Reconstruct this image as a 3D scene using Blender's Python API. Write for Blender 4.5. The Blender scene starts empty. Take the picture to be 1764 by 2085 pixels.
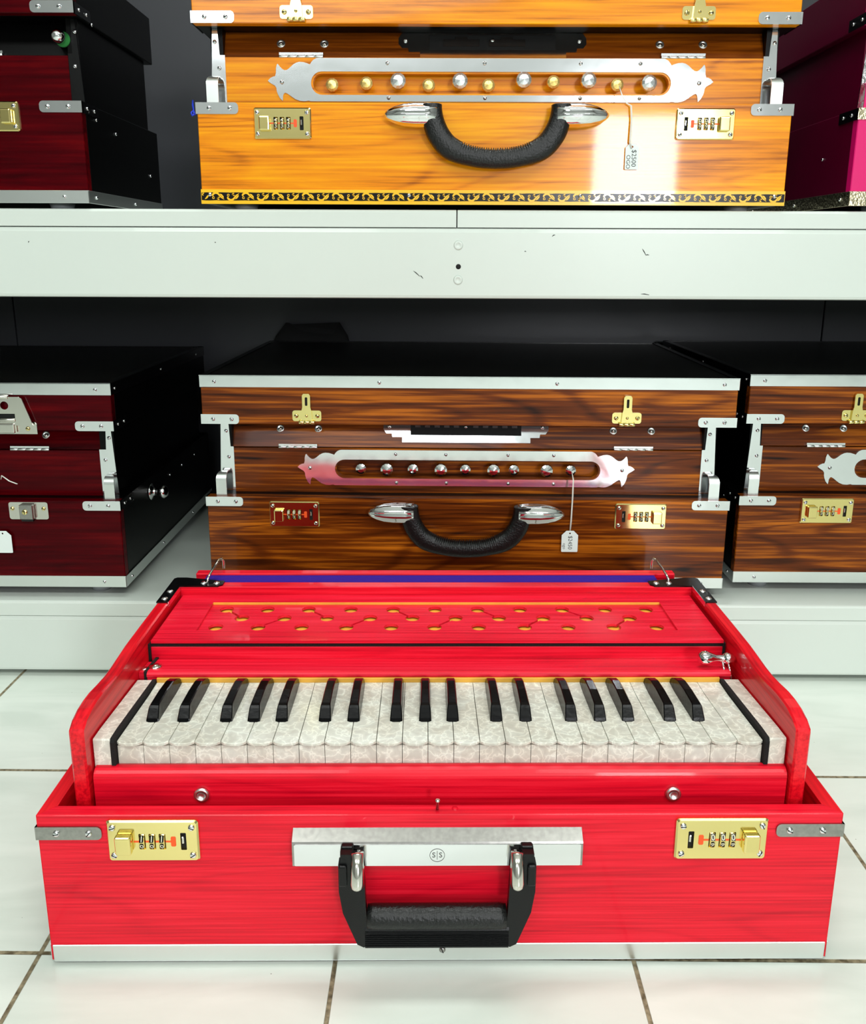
import bpy, bmesh, math, random
from mathutils import Vector, Matrix
random.seed(7)
C = bpy.context.scene.collection
PI = math.pi

# ------------------------------------------------------------------ camera
F_PX, CX, CY = 1670.9, 882.0, 898.0
PITCH, YAW, ROLL, CAM_H = .22427, .00563, .00395, .5541
cam_d = bpy.data.cameras.new('camera')
cam = bpy.data.objects.new('camera', cam_d); C.objects.link(cam)
cam_d.sensor_fit = 'HORIZONTAL'; cam_d.sensor_width = 36.0
cam_d.lens = 36.0 * F_PX / 1764
cam_d.shift_y = -(2085/2 - CY) / 1764
cam_d.clip_start = .01; cam_d.clip_end = 50
def _yaw(v):
    c, s = math.cos(YAW), math.sin(YAW)
    return Vector((v[0]*c - v[1]*s, v[0]*s + v[1]*c, v[2]))
cr, sr = math.cos(ROLL), math.sin(ROLL)
cp, sp = math.cos(PITCH), math.sin(PITCH)
ex, ed, ef = Vector((1, 0, 0)), Vector((0, -sp, -cp)), Vector((0, cp, -sp))
right = _yaw(ex*cr - ed*sr); down = _yaw(ex*sr + ed*cr); fwd = _yaw(ef)
m3 = Matrix((right, -down, -fwd)).transposed()
cam.matrix_world = Matrix.Translation((0, 0, CAM_H)) @ m3.to_4x4()
bpy.context.scene.camera = cam

# ------------------------------------------------------------------ view, world, lights
sc = bpy.context.scene
sc.view_settings.view_transform = 'Standard'; sc.view_settings.look = 'None'
sc.view_settings.gamma = 1; sc.view_settings.use_curve_mapping = False
sc.view_settings.exposure = -0.45
w = bpy.data.worlds.new('world'); sc.world = w; w.use_nodes = True
w.node_tree.nodes['Background'].inputs[0].default_value = (.9, 1, .97, 1)
w.node_tree.nodes['Background'].inputs[1].default_value = .3
def area(name, loc, size, energy, target=None, col=(1, 1, 1)):
    d = bpy.data.lights.new(name, 'AREA'); d.shape = 'RECTANGLE'; d.size = size[0]; d.size_y = size[1]
    d.energy = energy; d.color = col
    o = bpy.data.objects.new(name, d); C.objects.link(o); o.location = loc
    if target:
        o.rotation_euler = (Vector(target) - Vector(loc)).to_track_quat('-Z', 'Y').to_euler()
    return o
area('ceiling_light_panel', (0.1, .96, 2.55), (1.3, .35), 38, None, (.96, 1, .97))
area('ceiling_light_panel', (-.9, -1.3, 2.55), (1.2, .6), 42, None, (.96, 1, .97))
area('ceiling_light_panel', (1.1, -1.3, 2.55), (1.2, .6), 42, None, (.96, 1, .97))
area('shop_window_daylight', (.99, -2.36, 1.02), (.42, .42), 48, (.98, 0, .95), (.95, .97, 1))
area('shop_window_daylight', (-.45, -2.36, 1.75), (1.5, .8), 30, (-.3, 0, .6), (.95, .98, 1))

# ------------------------------------------------------------------ materials
def srgb(r, g, b):
    f = lambda c: (c/255/12.92) if c/255 <= .04045 else ((c/255 + .055)/1.055)**2.4
    return (f(r), f(g), f(b), 1)
MATS = {}
def new_mat(name):
    m = bpy.data.materials.new(name); m.use_nodes = True
    MATS[name] = m
    return m, m.node_tree, m.node_tree.nodes['Principled BSDF']
def plain(name, col, rough=.5, metal=0, coat=0, bump=0, bscale=80, var=0, vscale=6, spec=None, ior=None):
    m, t, b = new_mat(name)
    b.inputs['Base Color'].default_value = col
    b.inputs['Roughness'].default_value = rough; b.inputs['Metallic'].default_value = metal
    b.inputs['Coat Weight'].default_value = coat; b.inputs['Coat Roughness'].default_value = .04
    if spec is not None: b.inputs['Specular IOR Level'].default_value = spec
    tc = t.nodes.new('ShaderNodeTexCoord')
    if bump:
        n = t.nodes.new('ShaderNodeTexNoise'); n.inputs['Scale'].default_value = bscale; n.inputs['Detail'].default_value = 3
        bp = t.nodes.new('ShaderNodeBump'); bp.inputs['Strength'].default_value = bump; bp.inputs['Distance'].default_value = .001
        t.links.new(tc.outputs['Object'], n.inputs['Vector']); t.links.new(n.outputs['Fac'], bp.inputs['Height'])
        t.links.new(bp.outputs['Normal'], b.inputs['Normal'])
    if var:
        n = t.nodes.new('ShaderNodeTexNoise'); n.inputs['Scale'].default_value = vscale; n.inputs['Detail'].default_value = 4
        r = t.nodes.new('ShaderNodeValToRGB')
        r.color_ramp.elements[0].position = .3; r.color_ramp.elements[1].position = .7
        r.color_ramp.elements[0].color = tuple(c*(1-var) for c in col[:3]) + (1,)
        r.color_ramp.elements[1].color = tuple(min(1, c*(1+var)) for c in col[:3]) + (1,)
        t.links.new(tc.outputs['Object'], n.inputs['Vector']); t.links.new(n.outputs['Fac'], r.inputs['Fac'])
        t.links.new(r.outputs['Color'], b.inputs['Base Color'])
    return m
def wood(name, dark, mid, light, rough=.28, coat=.5, axis=0, fig=5.0, fine=150, ring=0.0, lo=.3, hi=.72, across=9, fmix=.45, rings=60, spec=.3):
    m, t, b = new_mat(name)
    N, Lk = t.nodes.new, t.links.new
    tc = N('ShaderNodeTexCoord')
    def mapped(sl, sc_):
        mp = N('ShaderNodeMapping'); s = [sc_]*3; s[axis] = sl
        mp.inputs['Scale'].default_value = s; Lk(tc.outputs['Object'], mp.inputs['Vector']); return mp
    a = mapped(fig, fig*across)
    n1 = N('ShaderNodeTexNoise'); n1.inputs['Scale'].default_value = 1; n1.inputs['Detail'].default_value = 9; n1.inputs['Roughness'].default_value = .62
    n1.inputs['Distortion'].default_value = .5; Lk(a.outputs[0], n1.inputs['Vector'])
    bm_ = mapped(6, fine*2)
    n2 = N('ShaderNodeTexNoise'); n2.inputs['Scale'].default_value = 1; n2.inputs['Detail'].default_value = 3
    Lk(bm_.outputs[0], n2.inputs['Vector'])
    # rings: figure of the growth rings from a warped distance field
    c_ = mapped(1.3, 15)
    n3 = N('ShaderNodeTexNoise'); n3.inputs['Scale'].default_value = 1; n3.inputs['Detail'].default_value = 1
    n3.inputs['Distortion'].default_value = .4; Lk(c_.outputs[0], n3.inputs['Vector'])
    mu = N('ShaderNodeMath'); mu.operation = 'MULTIPLY'; mu.inputs[1].default_value = rings*2; Lk(n3.outputs['Fac'], mu.inputs[0])
    si = N('ShaderNodeMath'); si.operation = 'SINE'; Lk(mu.outputs[0], si.inputs[0])
    m1 = N('ShaderNodeMix'); m1.inputs[0].default_value = fmix
    Lk(n1.outputs['Fac'], m1.inputs[2]); Lk(n2.outputs['Fac'], m1.inputs[3])
    ad = N('ShaderNodeMath'); ad.operation = 'MULTIPLY_ADD'; ad.inputs[1].default_value = -ring
    h1 = N('ShaderNodeMath'); h1.operation = 'MULTIPLY_ADD'; h1.inputs[1].default_value = .5; h1.inputs[2].default_value = .5; Lk(si.outputs[0], h1.inputs[0])
    h2 = N('ShaderNodeMath'); h2.operation = 'POWER'; h2.inputs[1].default_value = 7; Lk(h1.outputs[0], h2.inputs[0])
    b.inputs['Specular IOR Level'].default_value = spec
    Lk(h2.outputs[0], ad.inputs[0]); Lk(m1.outputs[0], ad.inputs[2])
    r = N('ShaderNodeValToRGB'); e = r.color_ramp.elements
    e[0].position = lo; e[0].color = dark; e[1].position = hi; e[1].color = light
    k = e.new((lo+hi)/2); k.color = mid
    Lk(ad.outputs[0], r.inputs['Fac']); Lk(r.outputs['Color'], b.inputs['Base Color'])
    b.inputs['Roughness'].default_value = rough; b.inputs['Coat Weight'].default_value = coat
    b.inputs['Coat Roughness'].default_value = .05
    bp = N('ShaderNodeBump'); bp.inputs['Strength'].default_value = .12; bp.inputs['Distance'].default_value = .0006
    Lk(n2.outputs['Fac'], bp.inputs['Height']); Lk(bp.outputs['Normal'], b.inputs['Normal'])
    bp2 = N('ShaderNodeBump'); bp2.inputs['Strength'].default_value = .03; bp2.inputs['Distance'].default_value = .001
    Lk(n1.outputs['Fac'], bp2.inputs['Height']); Lk(bp2.outputs['Normal'], b.inputs['Coat Normal'])
    return m
wood('red_stained_wood', srgb(172, 0, 28), srgb(224, 14, 40), srgb(246, 42, 64), .38, .10, 0, 2.2, 230, .06, .28, .74, 10, .6, 50, .22)
wood('red_stained_side_wood', srgb(150, 0, 18), srgb(222, 12, 30), srgb(244, 44, 50), .32, .25, 1, 3, 180, .04, .28, .72, 10, .5, 45, .25)
wood('red_orange_top_wood', srgb(168, 2, 28), srgb(226, 20, 48), srgb(244, 54, 78), .36, .12, 0, 3, 220, .04, .27, .72, 10, .55, 45, .25)
wood('orange_teak', srgb(116, 42, 0), srgb(230, 134, 0), srgb(252, 172, 2), .28, .30, 0, 2.4, 150, .06, .30, .62, 12, .42, 45, .2)
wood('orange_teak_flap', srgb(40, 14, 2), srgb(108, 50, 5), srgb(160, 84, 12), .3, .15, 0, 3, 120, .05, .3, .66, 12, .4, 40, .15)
wood('brown_rosewood', srgb(26, 6, 0), srgb(104, 46, 6), srgb(206, 116, 22), .3, .15, 0, 2.2, 120, .07, .32, .66, 22, .45, 50, .15)
wood('dark_red_mahogany', srgb(22, 0, 2), srgb(70, 0, 6), srgb(104, 4, 8), .3, .06, 0, 3, 100, .03, .3, .7, 14, .4, 40, .05)
plain('magenta_lacquer', srgb(226, 14, 112), .25, 0, .8, var=.06)
plain('black_lacquer', srgb(3, 3, 3), .34, 0, .0, spec=.14)
plain('black_lid_laminate', srgb(6, 5, 4), .34, 0, .0, bump=.1, bscale=700, spec=.3)
plain('shaded_magenta_side', srgb(84, 0, 34), .3, 0, .0, spec=.15)  # magenta like the front; the side's shade is put into this colour
plain('black_plastic', srgb(6, 7, 8), .3, 0, 0, bump=.12, bscale=900, spec=.28)
plain('black_grip_leather', srgb(11, 12, 12), .36, 0, 0, bump=.7, bscale=420, spec=.4)
plain('black_key_lacquer', srgb(3, 3, 4), .22, 0, .0, bump=.1, bscale=260, spec=.16)
plain('chrome', (.86, .87, .88, 1), .06, 1)
plain('polished_steel', (.84, .86, .88, 1), .11, 1, bump=.35, bscale=14)
plain('aluminium_strip', (.80, .84, .82, 1), .32, 1, bump=.04, bscale=60, var=.03)
plain('worn_steel', (.36, .35, .33, 1), .26, 1, var=.12, vscale=300)
plain('nickel', (.70, .68, .62, 1), .14, 1)
plain('brass', (.88, .74, .30, 1), .13, 1, bump=.04, bscale=30)
plain('gold_knob_brass', (1, .74, .26, 1), .38, 1)
plain('silver_knob_metal', (.86, .88, .90, 1), .3, 1)
plain('engraved_brass', (.62, .55, .36, 1), .25, 1, bump=.9, bscale=260, var=.35, vscale=240)
plain('engraved_steel', (.78, .78, .78, 1), .2, 1, bump=.8, bscale=180, var=.2, vscale=160)
plain('black_enamel_and_shade', srgb(5, 5, 6), .25, 0, .0, spec=.35)  # real enamel, and painted shade on the side trim of the lids
plain('black_hole', srgb(4, 4, 4), .8)
plain('black_felt', srgb(10, 9, 9), .95, bump=.5, bscale=900)
plain('raw_yellow_wood', srgb(232, 172, 60), .5, 0, .1, var=.12, vscale=40)
plain('purple_bellows_cloth', srgb(66, 30, 160), .7, bump=.3, bscale=600)
plain('orange_paint', srgb(238, 84, 20), .5)
plain('white_ink', srgb(235, 230, 200), .6)
plain('black_ink', srgb(22, 22, 26), .6)
plain('engraving_dark', srgb(70, 70, 66), .5)
plain('white_shelf_enamel', srgb(212, 221, 213), .35, 0, .15, var=.015, vscale=3, bump=.02, bscale=8)
plain('bare_metal_chip', srgb(52, 58, 52), .6)
plain('grey_back_panel', srgb(54, 55, 59), .36, spec=.3)
plain('white_card', srgb(226, 236, 232), .6)
plain('white_string', srgb(225, 225, 215), .8)
plain('green_felt', srgb(30, 120, 50), .8)
plain('blue_plastic', srgb(30, 60, 210), .4)
plain('translucent_foot', srgb(150, 155, 158), .4)
plain('yellow_trim_lacquer', srgb(248, 190, 10), .3, 0, .5)
plain('black_cloth', srgb(10, 10, 11), .9, bump=.5, bscale=120)
plain('wall_paint', srgb(120, 122, 118), .8, bump=.05, bscale=200)
plain('front_wall_paint', srgb(170, 172, 170), .8)
plain('ceiling_paint', srgb(240, 240, 236), .9, bump=.05, bscale=90)
plain('window_glass', (.9, .95, 1, 1), .05)
plain('window_frame_paint', srgb(230, 230, 230), .5)

def mop(name):
    m, t, b = new_mat(name); N, Lk = t.nodes.new, t.links.new
    tc = N('ShaderNodeTexCoord')
    n = N('ShaderNodeTexNoise'); n.inputs['Scale'].default_value = 55; n.inputs['Detail'].default_value = 3
    Lk(tc.outputs['Object'], n.inputs['Vector'])
    mx = N('ShaderNodeVectorMath'); mx.operation = 'SCALE'; mx.inputs[3].default_value = .045
    Lk(n.outputs['Color'], mx.inputs[0])
    ad = N('ShaderNodeVectorMath'); ad.operation = 'ADD'; Lk(tc.outputs['Object'], ad.inputs[0]); Lk(mx.outputs[0], ad.inputs[1])
    v = N('ShaderNodeTexVoronoi'); v.feature = 'DISTANCE_TO_EDGE'; v.inputs['Scale'].default_value = 78; Lk(ad.outputs[0], v.inputs['Vector'])
    r = N('ShaderNodeValToRGB'); e = r.color_ramp.elements
    e[0].position = 0; e[0].color = srgb(240, 243, 232); e[1].position = .30; e[1].color = srgb(206, 207, 197)
    k = e.new(.06); k.color = srgb(218, 220, 209)
    Lk(v.outputs['Distance'], r.inputs['Fac'])
    n2 = N('ShaderNodeTexNoise'); n2.inputs['Scale'].default_value = 26; n2.inputs['Detail'].default_value = 4; n2.inputs['Distortion'].default_value = 1.5
    Lk(ad.outputs[0], n2.inputs['Vector'])
    r2 = N('ShaderNodeValToRGB'); r2.color_ramp.elements[0].position = .35; r2.color_ramp.elements[1].position = .7
    r2.color_ramp.elements[0].color = srgb(238, 232, 228); r2.color_ramp.elements[1].color = (1, 1, 1, 1)
    Lk(n2.outputs['Fac'], r2.inputs['Fac'])
    mm = N('ShaderNodeMix'); mm.data_type = 'RGBA'; mm.blend_type = 'MULTIPLY'; mm.inputs[0].default_value = 1
    Lk(r.outputs['Color'], mm.inputs[6]); Lk(r2.outputs['Color'], mm.inputs[7]); Lk(mm.outputs[2], b.inputs['Base Color'])
    b.inputs['Roughness'].default_value = .25; b.inputs['Coat Weight'].default_value = .3; b.inputs['Coat Roughness'].default_value = .08
    return m
mop('pearl_celluloid')

TILE, GX, GY, GR = .24, -.0799, .5541, -.0017
def tile_mat():
    m, t, b = new_mat('floor_tile'); N, Lk = t.nodes.new, t.links.new
    tc = N('ShaderNodeTexCoord')
    mp = N('ShaderNodeMapping'); mp.vector_type = 'TEXTURE'
    mp.inputs['Location'].default_value = (GX, GY, 0); mp.inputs['Rotation'].default_value = (0, 0, GR)
    mp.inputs['Scale'].default_value = (TILE, TILE, TILE)
    Lk(tc.outputs['Object'], mp.inputs['Vector'])
    sp_ = N('ShaderNodeSeparateXYZ'); Lk(mp.outputs[0], sp_.inputs[0])
    ds = []
    for i in (0, 1):
        f = N('ShaderNodeMath'); f.operation = 'FRACT'; Lk(sp_.outputs[i], f.inputs[0])
        s = N('ShaderNodeMath'); s.operation = 'SUBTRACT'; s.inputs[1].default_value = .5; Lk(f.outputs[0], s.inputs[0])
        a = N('ShaderNodeMath'); a.operation = 'ABSOLUTE'; Lk(s.outputs[0], a.inputs[0]); ds.append(a)
    mxx = N('ShaderNodeMath'); mxx.operation = 'MAXIMUM'; Lk(ds[0].outputs[0], mxx.inputs[0]); Lk(ds[1].outputs[0], mxx.inputs[1])
    gt = N('ShaderNodeMapRange'); gt.inputs['From Min'].default_value = .4915; gt.inputs['From Max'].default_value = .4935
    Lk(mxx.outputs[0], gt.inputs['Value'])
    fl = N('ShaderNodeVectorMath'); fl.operation = 'FLOOR'; Lk(mp.outputs[0], fl.inputs[0])
    off = N('ShaderNodeVectorMath'); off.operation = 'SCALE'; off.inputs[3].default_value = 3.7; Lk(fl.outputs[0], off.inputs[0])
    ad = N('ShaderNodeVectorMath'); ad.operation = 'ADD'; Lk(tc.outputs['Object'], ad.inputs[0]); Lk(off.outputs[0], ad.inputs[1])
    m2 = N('ShaderNodeMapping'); m2.inputs['Rotation'].default_value = (0, 0, .5); m2.inputs['Scale'].default_value = (5, 22, 5)
    Lk(ad.outputs[0], m2.inputs['Vector'])
    n = N('ShaderNodeTexNoise'); n.inputs['Scale'].default_value = 1; n.inputs['Detail'].default_value = 6; n.inputs['Distortion'].default_value = .8
    Lk(m2.outputs[0], n.inputs['Vector'])
    r = N('ShaderNodeValToRGB'); e = r.color_ramp.elements
    e[0].position = .3; e[0].color = srgb(203, 213, 203); e[1].position = .62; e[1].color = srgb(219, 227, 218)
    Lk(n.outputs['Fac'], r.inputs['Fac'])
    # sparse dark dust specks
    vs = N('ShaderNodeTexVoronoi'); vs.inputs['Scale'].default_value = 42; Lk(tc.outputs['Object'], vs.inputs['Vector'])
    lt = N('ShaderNodeMath'); lt.operation = 'LESS_THAN'; lt.inputs[1].default_value = .018; Lk(vs.outputs['Distance'], lt.inputs[0])
    md = N('ShaderNodeMix'); md.data_type = 'RGBA'; md.inputs[7].default_value = srgb(110, 110, 100)
    Lk(lt.outputs[0], md.inputs[0]); Lk(r.outputs['Color'], md.inputs[6])
    ng = N('ShaderNodeTexNoise'); ng.inputs['Scale'].default_value = 160; Lk(tc.outputs['Object'], ng.inputs['Vector'])
    rg = N('ShaderNodeValToRGB'); rg.color_ramp.elements[0].position = .35; rg.color_ramp.elements[1].position = .65
    rg.color_ramp.elements[0].color = srgb(84, 74, 52); rg.color_ramp.elements[1].color = srgb(150, 140, 112)
    Lk(ng.outputs['Fac'], rg.inputs['Fac'])
    mm = N('ShaderNodeMix'); mm.data_type = 'RGBA'
    Lk(gt.outputs[0], mm.inputs[0]); Lk(md.outputs[2], mm.inputs[6]); Lk(rg.outputs['Color'], mm.inputs[7])
    Lk(mm.outputs[2], b.inputs['Base Color'])
    ro = N('ShaderNodeMapRange'); ro.inputs['To Min'].default_value = .22; ro.inputs['To Max'].default_value = .9
    Lk(gt.outputs[0], ro.inputs['Value']); Lk(ro.outputs[0], b.inputs['Roughness'])
    inv = N('ShaderNodeMath'); inv.operation = 'SUBTRACT'; inv.inputs[0].default_value = 1; Lk(gt.outputs[0], inv.inputs[1])
    bp = N('ShaderNodeBump'); bp.inputs['Strength'].default_value = .6; bp.inputs['Distance'].default_value = .001
    Lk(inv.outputs[0], bp.inputs['Height']); Lk(bp.outputs['Normal'], b.inputs['Normal'])
tile_mat()

# ------------------------------------------------------------------ mesh helpers
class MB:
    def __init__(s): s.bm = bmesh.new(); s.mats = []
    def mi(s, mat):
        if mat not in s.mats: s.mats.append(mat)
        return s.mats.index(mat)
    def _tag(s, faces, mat, smooth=False):
        i = s.mi(mat)
        for f in faces: f.material_index = i; f.smooth = smooth
    def box(s, x0, x1, y0, y1, z0, z1, mat, bev=0, seg=1):
        old = set(s.bm.faces)
        r = bmesh.ops.create_cube(s.bm, size=1)
        for v in r['verts']:
            v.co = Vector((x0 + (v.co.x+.5)*(x1-x0), y0 + (v.co.y+.5)*(y1-y0), z0 + (v.co.z+.5)*(z1-z0)))
        if bev:
            es = {e for v in r['verts'] for e in v.link_edges}
            bmesh.ops.bevel(s.bm, geom=list(es), offset=bev, segments=seg, affect='EDGES', profile=.5)
        s._tag([f for f in s.bm.faces if f not in old], mat)
        return s
    def revolve(s, o, axis, prof, mat, n=20, smooth=True, up=None, flute=0, nf=0):
        """prof: list of (distance along axis, radius)."""
        a = Vector(axis).normalized(); o = Vector(o)
        u = a.orthogonal().normalized() if up is None else Vector(up).normalized(); v = a.cross(u)
        rings = []
        for d, r in prof:
            if r < 1e-7: rings.append([s.bm.verts.new(o + a*d)])
            else:
                ring = []
                for k in range(n):
                    t = 2*PI*k/n; rr = r*(1 + flute*math.cos(nf*t)) if nf else r
                    ring.append(s.bm.verts.new(o + a*d + (u*math.cos(t) + v*math.sin(t))*rr))
                rings.append(ring)
        fs = []
        for A, B in zip(rings, rings[1:]):
            if len(A) == 1 and len(B) == 1: continue
            for k in range(n):
                k2 = (k+1) % n
                if len(A) == 1: fs.append(s.bm.faces.new((A[0], B[k], B[k2])))
                elif len(B) == 1: fs.append(s.bm.faces.new((A[k2], A[k], B[0])))
                else: fs.append(s.bm.faces.new((A[k], B[k], B[k2], A[k2])))
        for R_, rev in ((rings[0], False), (rings[-1], True)):
            if len(R_) > 1:
                f = s.bm.faces.new(R_ if not rev else R_[::-1]); fs.append(f)
        s._tag(fs, mat, smooth)
        for R_ in (rings[0], rings[-1]):
            pass
        return s
    def cyl(s, p0, p1, r, mat, n=16, smooth=True):
        p0 = Vector(p0); p1 = Vector(p1); L = (p1-p0).length
        b = min(r*.12, L*.2)
        return s.revolve(p0, p1-p0, [(0, r-b), (b, r), (L-b, r), (L, r-b)], mat, n, smooth)
    def loft(s, secs, mat, closed=True, caps=True, smooth=True):
        rings = [[s.bm.verts.new(p) for p in sec] for sec in secs]; fs = []
        n = len(rings[0])
        for A, B in zip(rings, rings[1:]):
            for k in range(n if closed else n-1):
                k2 = (k+1) % n; fs.append(s.bm.faces.new((A[k], A[k2], B[k2], B[k])))
        s._tag(fs, mat, smooth)
        if caps and closed:
            s._tag([s.bm.faces.new(rings[0][::-1]), s.bm.faces.new(rings[-1])], mat, False)
        return s
    def tube(s, pts, r, mat, n=8, flat=None):
        pts = [Vector(p) for p in pts]; secs = []
        ref = None
        for i, p in enumerate(pts):
            t = (pts[min(i+1, len(pts)-1)] - pts[max(i-1, 0)]).normalized()
            if ref is None: ref = t.orthogonal().normalized()
            u = (ref - t*ref.dot(t)).normalized(); v = t.cross(u); ref = u
            rr = r[i] if isinstance(r, (list, tuple)) else r
            secs.append([p + (u*math.cos(2*PI*k/n) + v*math.sin(2*PI*k/n))*rr for k in range(n)])
        return s.loft(secs, mat)
    def prism(s, poly, to3, a, b, mat, holes=(), side_mat=None, smooth_side=False):
        """poly/holes: 2-D loops; to3(u, v, w) maps into space; extruded from w=a (front) to w=b."""
        loops = [poly] + list(holes); fr = []; bk = []
        for lp in loops:
            fr.append([s.bm.verts.new(to3(u, v, a)) for u, v in lp]); bk.append([s.bm.verts.new(to3(u, v, b)) for u, v in lp])
        fs = []
        for F in (fr, bk):
            es = []
            for vs in F:
                for k in range(len(vs)): es.append(s.bm.edges.new((vs[k], vs[(k+1) % len(vs)])))
            if len(F) == 1 and len(F[0]) <= 4: fs.append(s.bm.faces.new(F[0]))
            else:
                r = bmesh.ops.triangle_fill(s.bm, edges=es, use_beauty=True, use_dissolve=False)
                fs += [g for g in r['geom'] if isinstance(g, bmesh.types.BMFace)]
        s._tag(fs, mat)
        ss = []
        for A, B in zip(fr, bk):
            for k in range(len(A)):
                k2 = (k+1) % len(A); ss.append(s.bm.faces.new((A[k], A[k2], B[k2], B[k])))
        s._tag(ss, side_mat or mat, smooth_side)
        return s
    def ribbon(s, pts, ws, to3, w0, w1, mat):
        """flat tapered stroke."""
        L, R = [], []
        for i, (u, v) in enumerate(pts):
            a = pts[max(i-1, 0)]; b = pts[min(i+1, len(pts)-1)]
            du, dv = b[0]-a[0], b[1]-a[1]; l = math.hypot(du, dv) or 1
            L.append((u - dv/l*ws[i], v + du/l*ws[i])); R.append((u + dv/l*ws[i], v - du/l*ws[i]))
        return s.prism(L + R[::-1], to3, w0, w1, mat)
    def mesh(s, name):
        bmesh.ops.recalc_face_normals(s.bm, faces=s.bm.faces)
        me = bpy.data.meshes.new(name); s.bm.to_mesh(me); s.bm.free()
        for m in s.mats: me.materials.append(MATS[m])
        return me
    def build(s, name, parent=None, loc=None, rot=None):
        return put(s.mesh(name), name, parent, loc, rot)
def put(me, name, parent=None, loc=None, rot=None):
    o = bpy.data.objects.new(name, me); C.objects.link(o)
    if parent: o.parent = parent
    if loc: o.location = loc
    if rot: o.rotation_euler = rot
    return o
def thing(name, label, cat, loc=(0, 0, 0), rotz=0, group=None):
    o = bpy.data.objects.new(name, None); C.objects.link(o); o.empty_display_size = .05
    o.location = loc; o.rotation_euler = (0, 0, rotz); o['label'] = label; o['category'] = cat
    if group: o['group'] = group
    return o
def tag(o, label, cat, group=None):
    o['label'] = label; o['category'] = cat
    if group: o['group'] = group
    return o
def struct(o): o['kind'] = 'structure'; return o
XZ = lambda u, v, w: Vector((u, w, v))      # front plane: w = depth
XY = lambda u, v, w: Vector((u, v, w))      # horizontal plane
YZ = lambda u, v, w: Vector((w, u, v))      # side plane
def rrect(x0, x1, z0, z1, r, n=5, corners=(1, 1, 1, 1)):
    out = []
    for i, (cx, cz, a0) in enumerate(((x1-r, z1-r, 0), (x0+r, z1-r, 90), (x0+r, z0+r, 180), (x1-r, z0+r, 270))):
        if corners[i]:
            for k in range(n+1):
                a = math.radians(a0 + 90*k/n); out.append((cx + r*math.cos(a), cz + r*math.sin(a)))
        else: out.append(((x1, z1), (x0, z1), (x0, z0), (x1, z0))[i])
    return out
def circ(cx, cz, r, n=20): return [(cx + r*math.cos(2*PI*k/n), cz + r*math.sin(2*PI*k/n)) for k in range(n)]
_tcache = {}
def text_loops(body, size):
    """flat lettering as a list of polygons (2-D), via a font curve turned into mesh."""
    k = (body, size)
    if k in _tcache: return _tcache[k]
    cu = bpy.data.curves.new('lettering', 'FONT'); cu.body = body; cu.size = size; cu.align_x = 'CENTER'; cu.align_y = 'CENTER'
    cu.resolution_u = 3
    o = bpy.data.objects.new('lettering', cu); C.objects.link(o)
    bpy.context.view_layer.update()
    me = bpy.data.meshes.new_from_object(o.evaluated_get(bpy.context.evaluated_depsgraph_get()))
    polys = [[(me.vertices[i].co.x, me.vertices[i].co.y) for i in p.vertices] for p in me.polygons]
    bpy.data.objects.remove(o); bpy.data.curves.remove(cu); bpy.data.meshes.remove(me)
    _tcache[k] = polys
    return polys
def add_text(mb, body, size, pos, mat, to3=XZ, w=0, rot=0):
    c, s = math.cos(rot), math.sin(rot)
    for p in text_loops(body, size):
        vs = [mb.bm.verts.new(to3(pos[0] + x*c - y*s, pos[1] + x*s + y*c, w)) for x, y in p]
        try: mb._tag([mb.bm.faces.new(vs)], mat)
        except ValueError: pass

# ------------------------------------------------------------------ the room
mb = MB(); mb.box(-2.6, 2.6, -2.4, 1.62, -.05, 0, 'floor_tile'); struct(mb.build('floor'))
mb = MB(); mb.box(-2.6, 2.6, -2.4, 1.62, 2.6, 2.65, 'ceiling_paint'); struct(mb.build('ceiling'))
mb = MB(); mb.box(-2.6, 2.6, 1.62, 1.7, 0, 2.6, 'wall_paint'); struct(mb.build('wall_back'))
mb = MB(); mb.box(-2.7, -2.6, -2.4, 1.62, 0, 2.6, 'wall_paint'); struct(mb.build('wall_left'))
mb = MB(); mb.box(2.6, 2.7, -2.4, 1.62, 0, 2.6, 'wall_paint'); struct(mb.build('wall_right'))
mb = MB(); mb.box(-2.6, 2.6, -2.5, -2.4, 0, 2.6, 'front_wall_paint'); struct(mb.build('wall_front'))

# ------------------------------------------------------------------ shelving unit
SX0, SX1, SY0, SY1 = -1.5, 1.6, 1.0, 1.5
ZB, ZT, LIP = .008, .0875, .020
UB, UT = .5016, .5846
upper = thing('metal_shelf', 'upper white enamelled metal shelf with a seam and rivets, carrying the orange harmonium', 'shelf', (0, SY0, 0))
lower = thing('metal_shelf', 'lower white enamelled metal shelf just above the floor tiles, behind the red harmonium', 'shelf', (0, SY0, 0))
rack = thing('shelf_back', 'dark grey metal back panels with white uprights behind both shelves', 'shelf back', (0, SY0, 0))
def beam(z0, z1, chips=()):
    mb = MB()
    # box beam with a rolled upper edge
    prof = [(0, z0+.004), (.001, z0+.001), (.004, z0), (.02, z0), (.02, z0+.0015), (.0045, z0+.0015),
            (.0015, z0+.006), (.0015, z1-.008), (.006, z1-.0015), (.02, z1-.0015), (.02, z1), (.005, z1), (.0015, z1-.0015), (0, z1-.006)]
    mb.loft([[Vector((SX0, y, z)) for y, z in prof], [Vector((SX1, y, z)) for y, z in prof]], 'white_shelf_enamel', smooth=False)
    for x, z, l, a in chips:
        c, s = math.cos(a), math.sin(a)
        pts = [(x - c*l/2, z - s*l/2), (x - c*l*.1, z - s*l*.05 + .0006), (x + c*l/2, z + s*l/2)]
        mb.ribbon(pts, [.0002, .0006, .0003], XZ, -.0001, .0002, 'bare_metal_chip')
    return mb
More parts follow.
